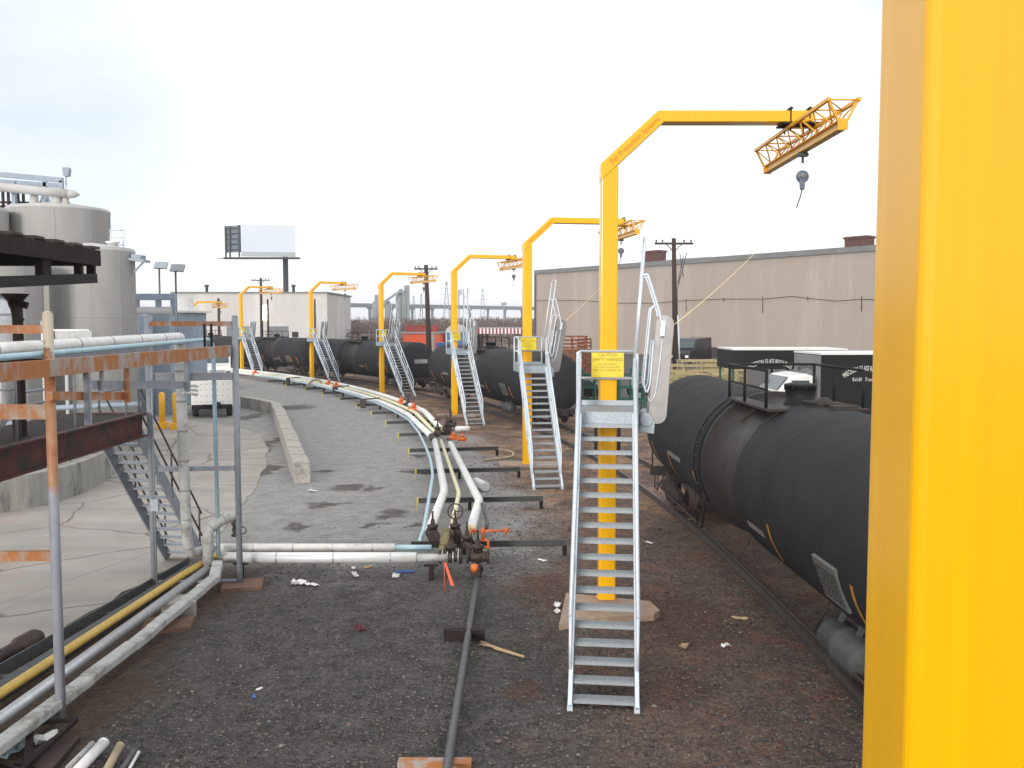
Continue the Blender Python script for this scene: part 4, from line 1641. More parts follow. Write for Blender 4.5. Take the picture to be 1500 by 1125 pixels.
# walkway platform and stairs
wk = thing('loading_walkway', 'dark red steel walkway with thin grey railing behind the pipe rack', 'walkway', (-7.4, 13, 0))
m = MB()
m.box((-6.78, 12.0, 3.09), (.03, 9.3, .42))
m.box((-6.74, 12.0, 3.29), (.14, 9.3, .03))
m.box((-6.74, 12.0, 2.88), (.14, 9.3, .03))
m.box((-7.4, 16.63, 3.09), (1.2, .05, .42))
m.build('edge_beam', redbeam, wk, True)
m = MB()
m.box((-7.5, 12.0, 3.25), (1.4, 9.2, .05))
m.build('deck', brownsteel, wk, True)
m = MB()
for x in (-6.86, -8.15):
    for y in (9.2, 10.9, 12.6, 14.3, 16.2):
        m.tube([(x, y, 3.25), (x, y, 4.3)], .022, 8)
    for z in (3.78, 4.3):
        m.tube([(x, 7.5, z), (x, 16.2, z)], .02, 8)
m.build('railing', greysteel, wk, True)
for (x, y) in ((-7.7, 8.5),):
    m = MB()
    m.box((x, y, 1.45), (.16, .16, 2.9))
    m.build('leg', brownsteel, wk, True)
st = bpy.data.objects.new('stairs', None)
COL.objects.link(st)
st.parent = wk
T0, T1 = V((-7.22, 16.68, 2.95)), V((-6.85, 18.9, .03))
sd = V((.34, .05, 0))
for s_ in (-1, 1):
    m = MB()
    m.bar(T0 + sd * s_, T1 + sd * s_, .03, .24)
    m.build('stringer', greysteel, st, True)
m = MB()
for j in range(15):
    c = T0.lerp(T1, (j + .5) / 15)
    m.box(c + V((0, 0, .03)), (.62, .2, .03), R(-9))
    m.box(c + V((0, .1, 0)), (.62, .015, .06), R(-9))
o = m.build('tread', greysteel, st, True)
m = MB()
for s_ in (-1, 1):
    for h in (.45, .92):
        m.tube([T0 + sd * s_ + V((0, 0, h)), T1 + sd * s_ + V((0, 0, h))], .02, 8)
    for f in (.02, .5, .96):
        c = T0.lerp(T1, f) + sd * s_
        m.tube([c, c + V((0, 0, .92))], .02, 8)
m.build('handrail', pipegrey, st, True)

# canopy over the loading bay
cn = thing('loading_canopy', 'dark rusty canopy roof with heavy brown beams at the left edge', 'canopy', (-7.6, 12, 0))
m = MB()
y0, y1 = 8.0, 15.1
for j in range(24):
    a = y0 + (y1 - y0) * j / 24
    m.box((-8.0, a + (y1 - y0) / 48, 6.135 + (.02 if j % 2 else 0)), (2.5, (y1 - y0) / 24 - .004, .04))
m.build('roof_sheet', M('corrugated_rust_sheet', (.085, .06, .05), (.05, .038, .034), rough=.8, scale=4), cn, True)
m = MB()
m.box((-6.77, (y0 + y1) / 2, 5.99), (.06, y1 - y0, .25))
m.box((-8.0, y1 - .03, 5.99), (2.4, .06, .25))
m.build('fascia', brownsteel, cn, True)
m = MB()
m.bar((-6.85, y0, 5.20), (-6.85, y1 - .1, 5.66), .18, .15)
m.bar((-9.0, y0, 5.20), (-9.0, y1 - .1, 5.66), .18, .15)
m.build('beam', black, cn, True)
for y in (12.1 + 1.35, 14.55, 10.5, 14.98):
    m = MB()
    zb2 = 5.20 + .46 * (y - y0) / (y1 - .1 - y0) + .06
    m.box((-6.85, y, (zb2 + 6.1) / 2), (.12, .24 if y < 14 else .08, 6.1 - zb2))
    m.build('strut', brownsteel, cn, True)
for (x, y) in ((-7.25, 13.4), (-7.25, 9.0)):
    m = MB()
    m.box((x, y, 4.3), (.14, .14, 2.04))
    m.lathe((x, y, 5.22), (0, 0, 1), [(0, .08), (.14, .2)], 12)
    m.build('column', brownsteel, cn, True)

# ================================================================== DIKE, TANKS, LEFT BACKGROUND
pts = [G(-260, 778), G(-60, 760), G(0, 752), G(45, 746), G(80, 737), G(112, 727), G(140, 714), G(160, 702), G(176, 688), G(186, 672), G(190, 658)]
pts = rnd(pts, .5, 2)
m = MB()
t_ = .26
vsl, vsr = [], []
for i, p in enumerate(pts):
    d = (pts[min(i + 1, len(pts) - 1)] - pts[max(i - 1, 0)]).normalized()
    n_ = V((-d.y, d.x, 0)) * t_
    vsl.append(p)
    vsr.append(p + n_)
k = len(pts)
vs = []
for z in (0, .93):
    vs += [V((p.x, p.y, z)) for p in vsl] + [V((p.x, p.y, z)) for p in vsr]
fs = []
for i in range(k - 1):
    fs += [(i, i + 1, 2 * k + i + 1, 2 * k + i), (k + i, k + i + 1, 3 * k + i + 1, 3 * k + i), (2 * k + i, 2 * k + i + 1, 3 * k + i + 1, 3 * k + i)]
fs += [(0, k, 3 * k, 2 * k), (k - 1, 2 * k - 1, 4 * k - 1, 3 * k - 1)]
m.add(vs, fs)
tag(m.build('containment_wall', dikecon, bevel=.02), 'low curved concrete containment wall around the grey tanks', 'wall')


def storage_tank(label, u0, u1, vtop, Y, cone=.35, seams=3, rings=(.33, .66)):
    xl, xr = A(u0, 400, Y), A(u1, 400, Y)
    r = (xr.x - xl.x) / 2
    c = (xl + xr) / 2
    H = A(u1, vtop, Y).z
    t = thing('storage_tank', label, 'storage tank', (c.x, Y, 0), 0, 'grey storage tanks')
    m = MB()
    m.lathe((0, 0, 0), (0, 0, 1), [(0, r), (H - .12, r), (H - .1, r + .02), (H, r + .02)], 56)
    for f in rings:
        m.lathe((0, 0, H * f), (0, 0, 1), [(0, r + .001), (.0, r + .012), (.035, r + .012), (.035, r + .001)], 56, 1)
    for j in range(9):
        a = 2 * pi * j / 9 + .2
        m.box((cos(a) * (r + .003), sin(a) * (r + .003), H / 2), (.014, .04, H - .1), a, 1)
    m.build('shell', [silo, seam], t)
    m = MB()
    m.lathe((0, 0, H), (0, 0, 1), [(0, r), (.05, r * .98), (cone, r * .15), (cone + .02, .02)], 48)
    m.build('roof', silo, t)
    return t, V((c.x, Y, H)), r


tA, cA, rA = storage_tank('tall grey cylindrical tank carrying the steel pipe frame on its roof', 20, 158, 308, 43, .35)
tB, cB, rB = storage_tank('broad grey tank whose right side shows beyond the canopy', 78, 194, 366, 36, .25)
tC, cC, rC = storage_tank('lower grey tank showing under the canopy at the left edge', -60, 56, 384, 33, .25)
tD, cD, rD = storage_tank('pale tank cut off by the left frame edge', -110, 8, 306, 40, .3)
# pipework on the tall tank
t = thing('roof_pipe_frame', 'blue-grey steel frame with pipes and vents on the tall tank roof', 'pipe frame', (cA.x, cA.y, cA.z))
Yf = 42.0
m = MB()
fr = [A(0, 255, Yf), A(92, 262, Yf + 1)]
m.bar(A(-60, 250, Yf), A(92, 264, Yf), .16, .22)
m.bar(A(-60, 262, Yf + 2.4), A(92, 272, Yf + 2.4), .16, .2)
m.bar(A(90, 264, Yf), A(90, 272, Yf + 2.4), .14, .2)
for u, dy in ((90, 0), (66, 2.4), (20, 0), (-30, 0), (90, 2.4)):
    p = A(u, 265, Yf + dy)
    m.bar(p, V((p.x, p.y, cA.z + .1)), .16, .16)
for u0, u1 in ((66, 56), (66, 76), (20, 34)):
    p, q = A(u0, 275, Yf + 2.4), A(u1, 308, Yf + 2.4)
    m.bar(p, q, .08, .08)
m.build('frame', bluegrey, t, True)
m = MB()
m.tube([A(-60, 268, Yf - .4), A(60, 280, Yf - .4), A(100, 284, Yf - .2)], .2, 14)
m.lathe(A(100, 284, Yf - .2), V((1, .1, -.05)), [(0, .2), (.3, .16), (.5, .02)], 14)
m.build('header_pipe', silo, t, True)
m = MB()
for u, hw in ((50, .22), (83, .3), (96, .18)):
    p = A(u, 286, Yf - .1)
    m.lathe((p.x, p.y, cA.z + .1), (0, 0, 1), [(0, hw * 1.2), (.2, hw * .8), (p.z - cA.z - .1, hw * .8)], 12)
m.build('vent', silo, t, True)
m = MB()
for u in (4, 12, 26, 34):
    p = A(u, 280, Yf + .6)
    m.tube([p, V((p.x, p.y, cA.z))], .07, 8)
for v in (296, 302):
    m.tube([A(-20, v, Yf + .8), A(60, v + 1, Yf + .8)], .05, 8)
m.build('small_pipes', valvedk, t, True)
p = A(98, 300, 42.5)
t = thing('light_pole', 'slim floodlight pole rising from the tall grey tank roof', 'light pole', (p.x, p.y, cA.z))
m = MB()
m.tube([(p.x, p.y, cA.z), (p.x, p.y, A(98, 258, 42.5).z)], .04, 8)
m.build('pole', galv, t, True)
m = MB()
q = A(98, 252, 42.5)
m.prism([(-.12, -.2), (.12, -.2), (.16, .1), (.13, .2), (-.13, .2), (-.16, .1)], q, (1, 0, 0), (0, 0, 1), .25)
m.build('lamp_head', bluegrey, t, True, bevel=.02)
# ladder cage / rail on the broad tank
p = A(172, 364, 36)
m = MB()
for u in (162, 181):
    m.tube([A(u, 337, 36), A(u, 363, 36)], .03, 6)
for v in (337, 348, 359):
    m.tube([A(160, v, 36), A(181, v, 36)], .03, 6)
rl = m.build('railing', galv, tB, True)
m = MB()
q = A(165, 356, 36)
m.lathe((q.x, q.y, cB.z - .1), (0, 0, 1), [(0, .2), (.35, .2), (.36, .26), (.42, .26)], 14)
m.build('nozzle', insul, tB, True)
m = MB()
m.bar(A(192, 380, 36), A(216, 383, 36), .6, .1)
m.bar(A(196, 376, 36), A(210, 378, 36), .5, .2)
m.bar(A(195, 400, 36), A(210, 384, 36), .06, .06)
m.build('bracket', bluegrey, tB, True)
bp = thing('process_piping', 'grey pipes and a small rail in front of the grey tanks, behind the walkway railing', 'pipework', (A(90, 600, 31).x, 31, 0))
m = MB()
for u, v in ((18, 470), (62, 470), (96, 500), (128, 505)):
    p = A(u, v, 31)
    m.tube([V((p.x, p.y, 0)), p], .06, 8)
m.build('vertical_pipes', silo, bp, True)
bp.children[-1]['kind'] = 'stuff' if False else 'thing'
m = MB()
m.tube([A(-20, 602, 31), A(205, 592, 31)], .09, 10)
m.tube([A(-20, 622, 31), A(205, 610, 31)], .07, 10)
m.build('header_pipe', bluegrey, bp, True)
m = MB()
for u in (62, 96, 130):
    p = A(u, 484, 30)
    m.tube([p, V((p.x, p.y, p.z - 1.0))], .035, 6)
m.tube([A(62, 484, 30), A(130, 484, 30)], .04, 6)
m.build('small_rail', white, bp, True)
m = MB()
p = A(112, 492, 30)
m.box((p.x, p.y, p.z), (1.2, .4, .3))
m.build('junction_box', insul_dk, bp, True)
m = MB()
m.bar(A(16, 440, 13), A(40, 448, 13), .06, .09)
m.bar(A(18, 448, 13), A(33, 470, 13), .05, .05)
m.build('column_bracket', brownsteel, cn, True)
m = MB()
p = on_x(232, -6.55, 468)
m.tube([V((-6.58, 16.66, .1)), V((-6.58, 16.66, 4.8))], .018, 6)
m.box((-6.56, 16.62, 1.6), (.14, .08, .22))
m.build('conduit', galv_dk, rk, True)
# low shed / equipment line between tanks and truck
sh = thing('equipment_shed', 'flat blue-grey steel shed beyond the pipe rack', 'shed', (A(265, 480, 55).x, 56, 0))
m = MB()
a, c = A(246, 458, 55), A(284, 458, 55)
m.box(((a.x + c.x) / 2 - .6, 56, a.z / 2), (c.x - a.x + 1.2, 2.5, a.z))
m.build('body', bluegrey, sh, True, bevel=.03)
m = MB()
m.box(((a.x + c.x) / 2 - .5, 56, a.z + .06), (c.x - a.x + 1.6, 2.8, .12))
m.box((a.x + .6, 56, a.z + .5), (.9, .9, .8))
m.build('roof', white, sh, True)
eq = thing('steel_gantry', 'blue-grey steel gantry carrying a thick horizontal pipe beyond the tanks', 'gantry', (A(225, 480, 50).x, 50, 0))
m = MB()
m.bar(A(190, 435, 50), A(257, 435, 50), .4, .35)
for u in (200, 232, 254):
    p = A(u, 440, 50)
    m.bar(p, V((p.x, p.y, 0)), .25, .25)
m.build('frame', bluegrey, eq, True)
m = MB()
m.tube([A(190, 458, 50), A(254, 458, 50)], .32, 14)
m.build('pipe', silo, eq, True)
m = MB()
m.box((A(215, 490, 49).x, 49.2, A(215, 462, 49).z / 2), (2.6, .8, A(215, 462, 49).z))
m.lathe((A(212, 490, 48.5).x, 48.5, 0), (0, 0, 1), [(0, .42), (A(212, 463, 48.5).z, .42), (A(212, 460, 48.5).z, .05)], 18)
m.build('cabinet', bluegrey, eq, True)
for u, vt, Y, lab in ((233, 391, 58, 'left of two floodlight poles beside the grey tanks'), (257, 395, 54, 'right of two floodlight poles, above the blue-grey shed')):
    p = A(u, vt, Y)
    t = thing('light_pole', lab, 'light pole', (p.x, p.y, 0), 0, 'floodlight poles by the tanks')
    m = MB()
    m.tube([(p.x, p.y, 0), (p.x, p.y, p.z)], .06, 8)
    m.build('pole', pipegrey, t, True)
    m = MB()
    for dx in (-.05, .28):
        m.prism([(-.26, -.2), (.2, -.24), (.28, .2), (-.18, .22)], p + V((dx, 0, .1)), (1, .25, 0), (0, .3, 1), .2)
    m.build('lamp_head', galv_dk, t, True, bevel=.02)

# block barrier
bl = []
path = [G(352, 596), G(397, 606), G(404, 622), G(431, 708)]
seglist = []
L0 = 1.8
tot = 0
for i in range(len(path) - 1):
    d = path[i + 1] - path[i]
    n_ = max(1, round(d.length / L0))
    for j in range(n_):
        seglist.append((path[i].lerp(path[i + 1], j / n_), path[i].lerp(path[i + 1], (j + 1) / n_)))
nums = 'first second third fourth fifth sixth seventh eighth ninth tenth eleventh twelfth thirteenth fourteenth fifteenth sixteenth seventeenth eighteenth nineteenth twentieth'.split()
nb_ = len(seglist)
for i, (a, c) in enumerate(reversed(seglist)):
    d = (c - a)
    ln = d.length
    dd = d.normalized()
    n_ = V((dd.y, -dd.x, 0))
    if n_.x < 0:
        n_ = -n_
    m = MB()
    mid = (a + c) / 2 + V((random.uniform(-.015, .015) + .24, random.uniform(-.01, .01), .31 + random.uniform(-.012, .012)))
    m.bar(mid - dd * (ln / 2 - .012), mid + dd * (ln / 2 - .012), .5, .64)
    if i in (1, 3, 6):
        m.box(mid + V((0, 0, .34)), (.2, .3, .05), math.atan2(dd.y, dd.x))
    lab = 'concrete block, %s from the near end of the barrier on the driveway' % nums[i]
    tag(m.build('concrete_block', concrete, bevel=.02, seg=2), lab, 'concrete block', 'concrete blocks of the driveway barrier')

# supports and rubble near the left pipes
m = MB()
c = G(258, 905)
m.box((c.x, c.y + .15, .14), (.55, .5, .3), R(18))
tag(m.build('concrete_block', concrete, bevel=.04), 'rough concrete block under the wrapped pipe by the rack', 'concrete block')
for lab, (x, y) in (('brown concrete pad under the right rear rack post', (-5.05, 16.85)), ('brown concrete pad under the left rear rack post', (-6.5, 16.8)), ('flat brown slab beside the rough concrete block', (-5.6, 14.6))):
    m = MB()
    m.box((x, y, .03), (.75, .62, .10), R(12))
    tag(m.build('footing', M('brown_pad', (.20, .12, .085), (.15, .09, .065), rough=.9, scale=6, bump=.2), bevel=.02), lab, 'footing', 'brown pads under the pipe rack')
m = MB()
a, c = G(-15, 968, .15), G(58, 932, .18)
d = c - a
m.lathe(a, d, [(0, .02), (.0, .12), (.15 * d.length, .13), (.2 * d.length, .09), (.5 * d.length, .10), (.55 * d.length, .14), (.9 * d.length, .15), (1.0 * d.length, .10), (1.05 * d.length, .02)], 16)
tag(m.build('rusty_pump', wheelm), 'rusty pump casing lying on the concrete at the left edge', 'pump')

# bollards, truck, pickup
for u, v, lab in ((238, 640, 'left yellow steel bollard beyond the pipe rack'), (258, 641, 'right yellow steel bollard beyond the pipe rack')):
    p = G(u, v - 12)
    t = thing('bollard', lab, 'bollard', p, 0, 'yellow bollards by the yard')
    m = MB()
    m.lathe((0, 0, 0), (0, 0, 1), [(0, .14), (1.62, .14), (1.7, .08), (1.72, .02)], 14)
    m.build('post', yellow, t)
    m = MB()
    m.box((0, 0, .16), (.42, .42, .32))
    m.build('base', yellow, t, bevel=.02)


def wheels(t, xs, ys, r, w_=.22, mat=tyre):
    for y in ys:
        for sx in xs:
            m = MB()
            m.lathe((sx - w_ / 2, y, r), (1, 0, 0), [(0, r * .6), (0, r * .93), (.03, r), (w_ - .03, r), (w_, r * .93), (w_, r * .6)], 20)
            wh = m.build('wheel', mat, t)
            m = MB()
            m.lathe((sx - w_ / 2 - .006, y, r), (1, 0, 0), [(0, r * .55), (w_ + .012, r * .55)], 14)
            m.build('rim', galv_dk, wh)


p = G(311, 612)
t = thing('flatbed_truck', 'low flatbed truck seen from behind with perforated white tailgate', 'truck', p, R(17))
m = MB()
m.box((0, .1, 1.28), (2.05, .12, 1.3))
for i in range(7):
    for j in range(4):
        m.box((-.8 + i * .27, .035, .85 + j * .3), (.08, .012, .035), mi=1, M=Matrix.Rotation(.5, 3, 'Y'))
m.build('tailgate', [white, seam], t, bevel=.01)
m = MB()
m.box((0, 2.6, 1.0), (2.0, 4.9, .25))
m.build('flatbed', darksteel, t, bevel=.03)
m = MB()
m.box((0, -.06, .58), (2.0, .28, .22))
m.box((.3, -.12, .72), (.25, .1, .2))
m.build('bumper', black, t, bevel=.02)
wheels(t, (-.85, .85), (1.0, 5.6), .5, .3)
m = MB()
m.box((0, 3, .6), (1.0, 6.4, .2))
m.build('chassis', black, t)

p = A(318, 560, 66)
t = thing('pickup_truck', 'white truck facing the camera beyond the perforated tailgate', 'truck', (p.x, 66, 0), R(18))
m = MB()
m.prism([(0, .6), (0, 1.6), (.15, 1.75), (1.5, 1.9), (2.0, 2.6), (3.6, 2.65), (3.7, .6)], (0, 0, 0), (0, 1, 0), (0, 0, 1), 2.0)
m.build('cab', white, t, bevel=.08)
m = MB()
m.box((0, -.012, 1.3), (1.1, .03, .45))
m.build('grille', galv_dk, t)
m = MB()
a = Matrix.Rotation(R(-54), 3, 'X')
m.box((0, 1.72, 2.26), (1.7, .03, .72), M=Matrix.Rotation(R(-36), 3, 'X'))
m.build('windscreen', glass, t)
for sx in (-.78, .78):
    m = MB()
    m.box((sx, -.012, 1.32), (.3, .03, .25))
    m.build('headlight', glass, t)
    m = MB()
    m.box((sx * 1.45, 1.6, 2.1), (.18, .1, .4))
    m.build('mirror', black, t)
m = MB()
m.box((0, 5.2, 1.1), (2.1, 3.0, .5))
m.build('bed', white, t)
wheels(t, (-.85, .85), (.8, 5.0), .45, .28)

# white warehouse
YW = 165
wh = thing('warehouse', 'long off-white warehouse with grey doors below the billboard', 'warehouse', (A(372, 500, YW).x, YW + 12, 0))
xl, xr, zt = A(252, 430, YW).x, A(479, 431, YW).x, A(400, 429.5, YW).z
m = MB()
m.box(((xl + xr) / 2, YW + 12, zt / 2), (xr - xl, 24, zt))
m.build('wall', whitewall, wh, True)
m = MB()
m.box(((xl + xr) / 2, YW + 12, zt + .12), (xr - xl + .5, 24.5, .25))
m.build('parapet', roofgrey, wh, True)
for u0, u1, v0 in ((332, 372, 478), (394, 422, 478)):
    a, c = A(u0, v0, YW - .1), A(u1, v0, YW - .1)
    m = MB()
    m.box(((a.x + c.x) / 2, YW - .06, a.z / 2), (c.x - a.x, .14, a.z))
    for j in range(8):
        m.box(((a.x + c.x) / 2, YW - .14, a.z * (j + .5) / 8), (c.x - a.x - .1, .03, .05))
    m.build('door', doorgrey, wh, True)
a, c = A(428, 486, YW), A(437, 494, YW)
m = MB()
m.box(((a.x + c.x) / 2, YW - .05, (a.z + c.z) / 2), (c.x - a.x, .12, a.z - c.z))
m.build('window', black, wh, True)
a, c = A(385.5, 447, YW), A(391.5, 470, YW)
m = MB()
cc = (a + c) / 2
tocam = (V((0, 0, CAMZ)) - cc).normalized()
nrm = (tocam + sdir).normalized()  # pane turned halfway between sun and camera so its glint shows
Mx = nrm.to_track_quat('-Y', 'Z').to_matrix()
m.box((cc.x, YW - .25, cc.z), (c.x - a.x, .06, a.z - c.z), M=Mx)
m.build('window_pane', sunpane, wh, True)
for u in (303, 430):
    q = A(u, 428, YW + 2)
    m = MB()
    m.lathe((q.x, q.y, zt), (0, 0, 1), [(0, .25), (1.2, .25), (1.25, .4), (1.6, .4)], 10)
    m.build('vent', darksteel, wh, True)

# billboard
YB = 190
t = thing('billboard', 'blank white billboard on a dark steel column above the warehouse', 'billboard', (A(418, 430, YB).x, YB, 0))
q = A(418, 373, YB)
m = MB()
m.lathe((q.x, YB, 0), (0, 0, 1), [(0, .55), (q.z, .55)], 18)
m.build('column', bbdark, t, True)
a, c = A(356, 331, YB - 1), A(433, 378, YB - 1)
m = MB()
d0, d1 = V((a.x, YB - 2.5, 0)), V((c.x, YB - .8, 0))
zt_, zb_ = A(390, 331, YB).z, A(390, 370, YB).z
m.bar(d0 + V((0, 0, (zt_ + zb_) / 2)), d1 + V((0, 0, (zt_ + zb_) / 2)), .3, zt_ - zb_)
m.build('panel', paleblue, t, True)
m = MB()
m.bar(d0 + V((0, -.1, zb_ - .5)), d1 + V((0, -.1, zb_ - .5)), .3, .9)
m.build('apron', galv_dk, t, True)
m = MB()
e0, e1 = V((A(331, 340, YB).x, YB + .6, 0)), V((A(355, 340, YB).x, YB - 1.4, 0))
m.bar(e0 + V((0, 0, (zt_ + zb_) / 2)), e1 + V((0, 0, (zt_ + zb_) / 2)), .25, zt_ - zb_)
for j in range(5):
    z = zb_ + (zt_ - zb_) * (j + .5) / 5
    m.bar(e0 + V((-.2, -.25, z)), e1 + V((-.2, -.25, z)), .08, .18, mi=1)
for f in (.0, .32, 1):
    pq = e0.lerp(e1, f) + V((-.2, -.3, 0))
    m.bar(pq + V((0, 0, zb_ - 1)), pq + V((0, 0, zt_)), .3, .3, mi=1)
m.build('rear_panel', [bbback, bbdark], t, True)
m = MB()
zc_ = zb_ - 1.2
m.bar(V((A(330, 375, YB).x, YB - .6, zc_)), V((A(440, 381, YB).x, YB - .6, zc_)), 1.4, .35)
for u in (335, 352, 368, 385, 402, 418, 436):
    m.bar(V((A(u, 376, YB).x, YB - 1, zc_)), V((A(u, 376, YB).x, YB - 3.8, zc_ - .3)), .12, .15)
m.tube([V((A(328, 378, YB).x, YB - 3.8, zc_ - .3)), V((A(440, 378, YB).x, YB - 3.8, zc_ - .3))], .07, 6)
m.build('catwalk', bbdark, t, True)


def util_pole(label, u, vt, Y, arms=1, lean=0, r=.15, w_=2.4, base_v=None):
    p = A(u, vt, Y)
    t = thing('utility_pole', label, 'utility pole', (p.x, Y, 0), 0, 'wooden utility poles')
    m = MB()
    m.tube([(p.x + lean, Y, 0), (p.x, Y, p.z)], [r * 1.25, r * .85], 10)
    m.build('pole', wood, t, True)
    if arms:
        m = MB()
        m.bar((p.x - w_ / 2, Y - .1, p.z - .35), (p.x + w_ / 2, Y - .1, p.z - .35), .1, .13)
        m.bar((p.x - .5, Y - .1, p.z - .4), (p.x, Y - .1, p.z - .9), .05, .05)
        m.bar((p.x + .5, Y - .1, p.z - .4), (p.x, Y - .1, p.z - .9), .05, .05)
        m.build('crossarm', wood, t, True)
        for f in (-.46, -.3, .26, .44):
            m = MB()
            m.lathe((p.x + f * w_, Y - .1, p.z - .27), (0, 0, 1), [(0, .03), (.06, .06), (.12, .06), (.17, .03)], 8)
            m.build('insulator', darksteel, t, True)
    return t


util_pole('dark wooden utility pole with crossarm in front of the tan warehouse', 987, 349, 60, w_=2.5, lean=.25, r=.16)
t_up = [o for o in COL.objects if o.get('label', '').startswith('dark wooden utility pole with')][0]
m = MB()
q = A(990, 440, 60)
for (u0, v0, u1, v1) in ((996, 372, 1001, 405), (1006, 370, 993, 420), (1001, 375, 993, 415)):
    m.tube([A(u0, v0, 59.7), A(u1, v1, 59.7)], .025, 6)
m.tube([A(992, 420, 59.7), A(993, 500, 59.7)], .025, 6)
m.build('riser_cables', darksteel, t_up, True)
m = MB()
m.tube([A(993, 462, 59.6), A(996, 540, 59.6)], .05, 8)
m.build('riser_conduit', galv, t_up, True)
util_pole('dark wooden utility pole beside the round tank car end', 624, 388, 79, w_=2.0, lean=.3, r=.2)
util_pole('wooden utility pole with crossarm in front of the off-white warehouse', 382, 407, 130, w_=2.6, lean=0, r=.2)
util_pole('short wooden pole right of the crossarm pole, by the warehouse sun glint', 392, 438, 128, arms=0)
util_pole('thin wooden pole in front of the warehouse, behind the far small crane', 320, 437, 120, arms=0, r=.18)
util_pole('short wooden pole between the fifth crane mast and the warehouse end', 461, 438, 128, arms=0, r=.14)

# ================================================================== RIGHT BACKGROUND
HB = 13.7
wa, wb_ = V((4.3, 165, 0)), V((70, 76.5, 0))
t = thing('warehouse', 'long windowless tan warehouse with grey roof behind the tank cars', 'warehouse', (wa + wb_) / 2)
dd = (wb_ - wa).normalized()
nn = V((-dd.y, dd.x, 0))
if nn.x < 0:
    nn = -nn
m = MB()
mid = (wa + wb_) / 2 + nn * 20
m.bar(mid + V((0, 0, HB / 2)) - dd * (wb_ - wa).length / 2, mid + V((0, 0, HB / 2)) + dd * (wb_ - wa).length / 2, 40, HB)
m.build('wall', tanwall, t, True)
m = MB()
mid2 = (wa + wb_) / 2 + nn * .2
ln = (wb_ - wa).length
m.bar(mid2 + V((0, 0, HB + .25)) - dd * (ln / 2 + .2), mid2 + V((0, 0, HB + .25)) + dd * (ln / 2 + .2), 1.0, .7)
m.build('parapet', roofgrey, t, True)
def on_wall(u, v, off=.0):
    d = ray(u, v)
    o_ = wa - nn * off
    k = (o_ - V((0, 0, 0))).dot(nn) / V((d.x, d.y, 0)).dot(nn)
    return V((d.x * k, d.y * k, CAMZ + d.z * k))


for pts2 in (((861, 394), (1000, 378.5), (1040, 376), (1040, 392), (861, 402)), ((1130, 379.5), (1165, 369), (1400, 354), (1400, 372), (1130, 388))):
    m = MB()
    q = [on_wall(u, v, -2.5) for u, v in pts2]
    q2 = [p + nn * 30 for p in q]
    k = len(q)
    m.add(q + q2, [list(range(k)), list(range(k, 2 * k))] + [(i, (i + 1) % k, k + (i + 1) % k, k + i) for i in range(k)])
    m.build('roof', rooflight, t, True)
for (u0, u1, v0, v1) in ((947, 970, 371, 382), (1243, 1275, 351, 363)):
    a, c = on_wall(u0, v0, -8), on_wall(u1, v1, -8)
    cc = (a + c) / 2
    m = MB()
    m.bar(V((a.x, a.y, cc.z)), V((c.x, c.y, cc.z)), 1.8, (a.z - c.z) + .6)
    m.bar(V((a.x, a.y, a.z + .1)) - dd * .15, V((c.x, c.y, a.z + .1)) + dd * .15, 2.2, .25)
    m.build('roof_vent', ventred, t, True)
m = MB()
pts = []
us = [(785, 440), (850, 440), (905, 444), (960, 444), (1005, 440), (1060, 438), (1117, 438), (1160, 434), (1185, 437), (1225, 441), (1262, 438), (1300, 440)]
for i, (u, v) in enumerate(us):
    pts.append(on_wall(u, v, .25))
m.tube(pts, .035, 6)
for u, v0, v1 in ((1005, 438, 456), (1117, 434, 458), (1262, 434, 456), (1060, 436, 442), (1183, 434, 440)):
    m.tube([on_wall(u, v0, .15), on_wall(u, v1, .15)], .05, 6)
m.build('wall_cable', wheelm, t, True)
m = MB()
a, c = on_wall(1040, 519, .15), on_wall(1300, 535, .15)
m.bar(V((a.x, a.y, .7)), V((c.x, c.y, .7)), .2, 1.4)
m.build('plinth', wheelm, t, True)
m = MB()
q = on_wall(783, 450, .0)
m.bar(V((wa.x, wa.y, 0)) - nn * .2, V((wa.x, wa.y, HB)) - nn * .2, .3, .3)
m.build('downpipe', darksteel, t, True)

# tall black van by the wall
p = A(996, 530, 104)
t = thing('delivery_van', 'tall black van parked by the tan warehouse wall', 'van', (p.x, 104, 0), R(-38))
m = MB()
m.prism([(0, .5), (0, 1.5), (.25, 1.75), (1.3, 1.9), (2.0, 3.1), (5.6, 3.25), (5.8, .5)], (0, 0, 0), (0, 1, 0), (0, 0, 1), 2.4)
m.build('body', blackcar, t, bevel=.12)
m = MB()
m.box((0, 1.60, 2.52), (2.0, .03, 1.1), M=Matrix.Rotation(R(-30), 3, 'X'))
m.build('windscreen', glass, t)
for sx in (-.85, .85):
    m = MB()
    m.box((sx, -.02, 1.1), (.4, .04, .3))
    m.build('headlight', white, t)
wheels(t, (-1.05, 1.05), (1.0, 4.6), .45, .28)


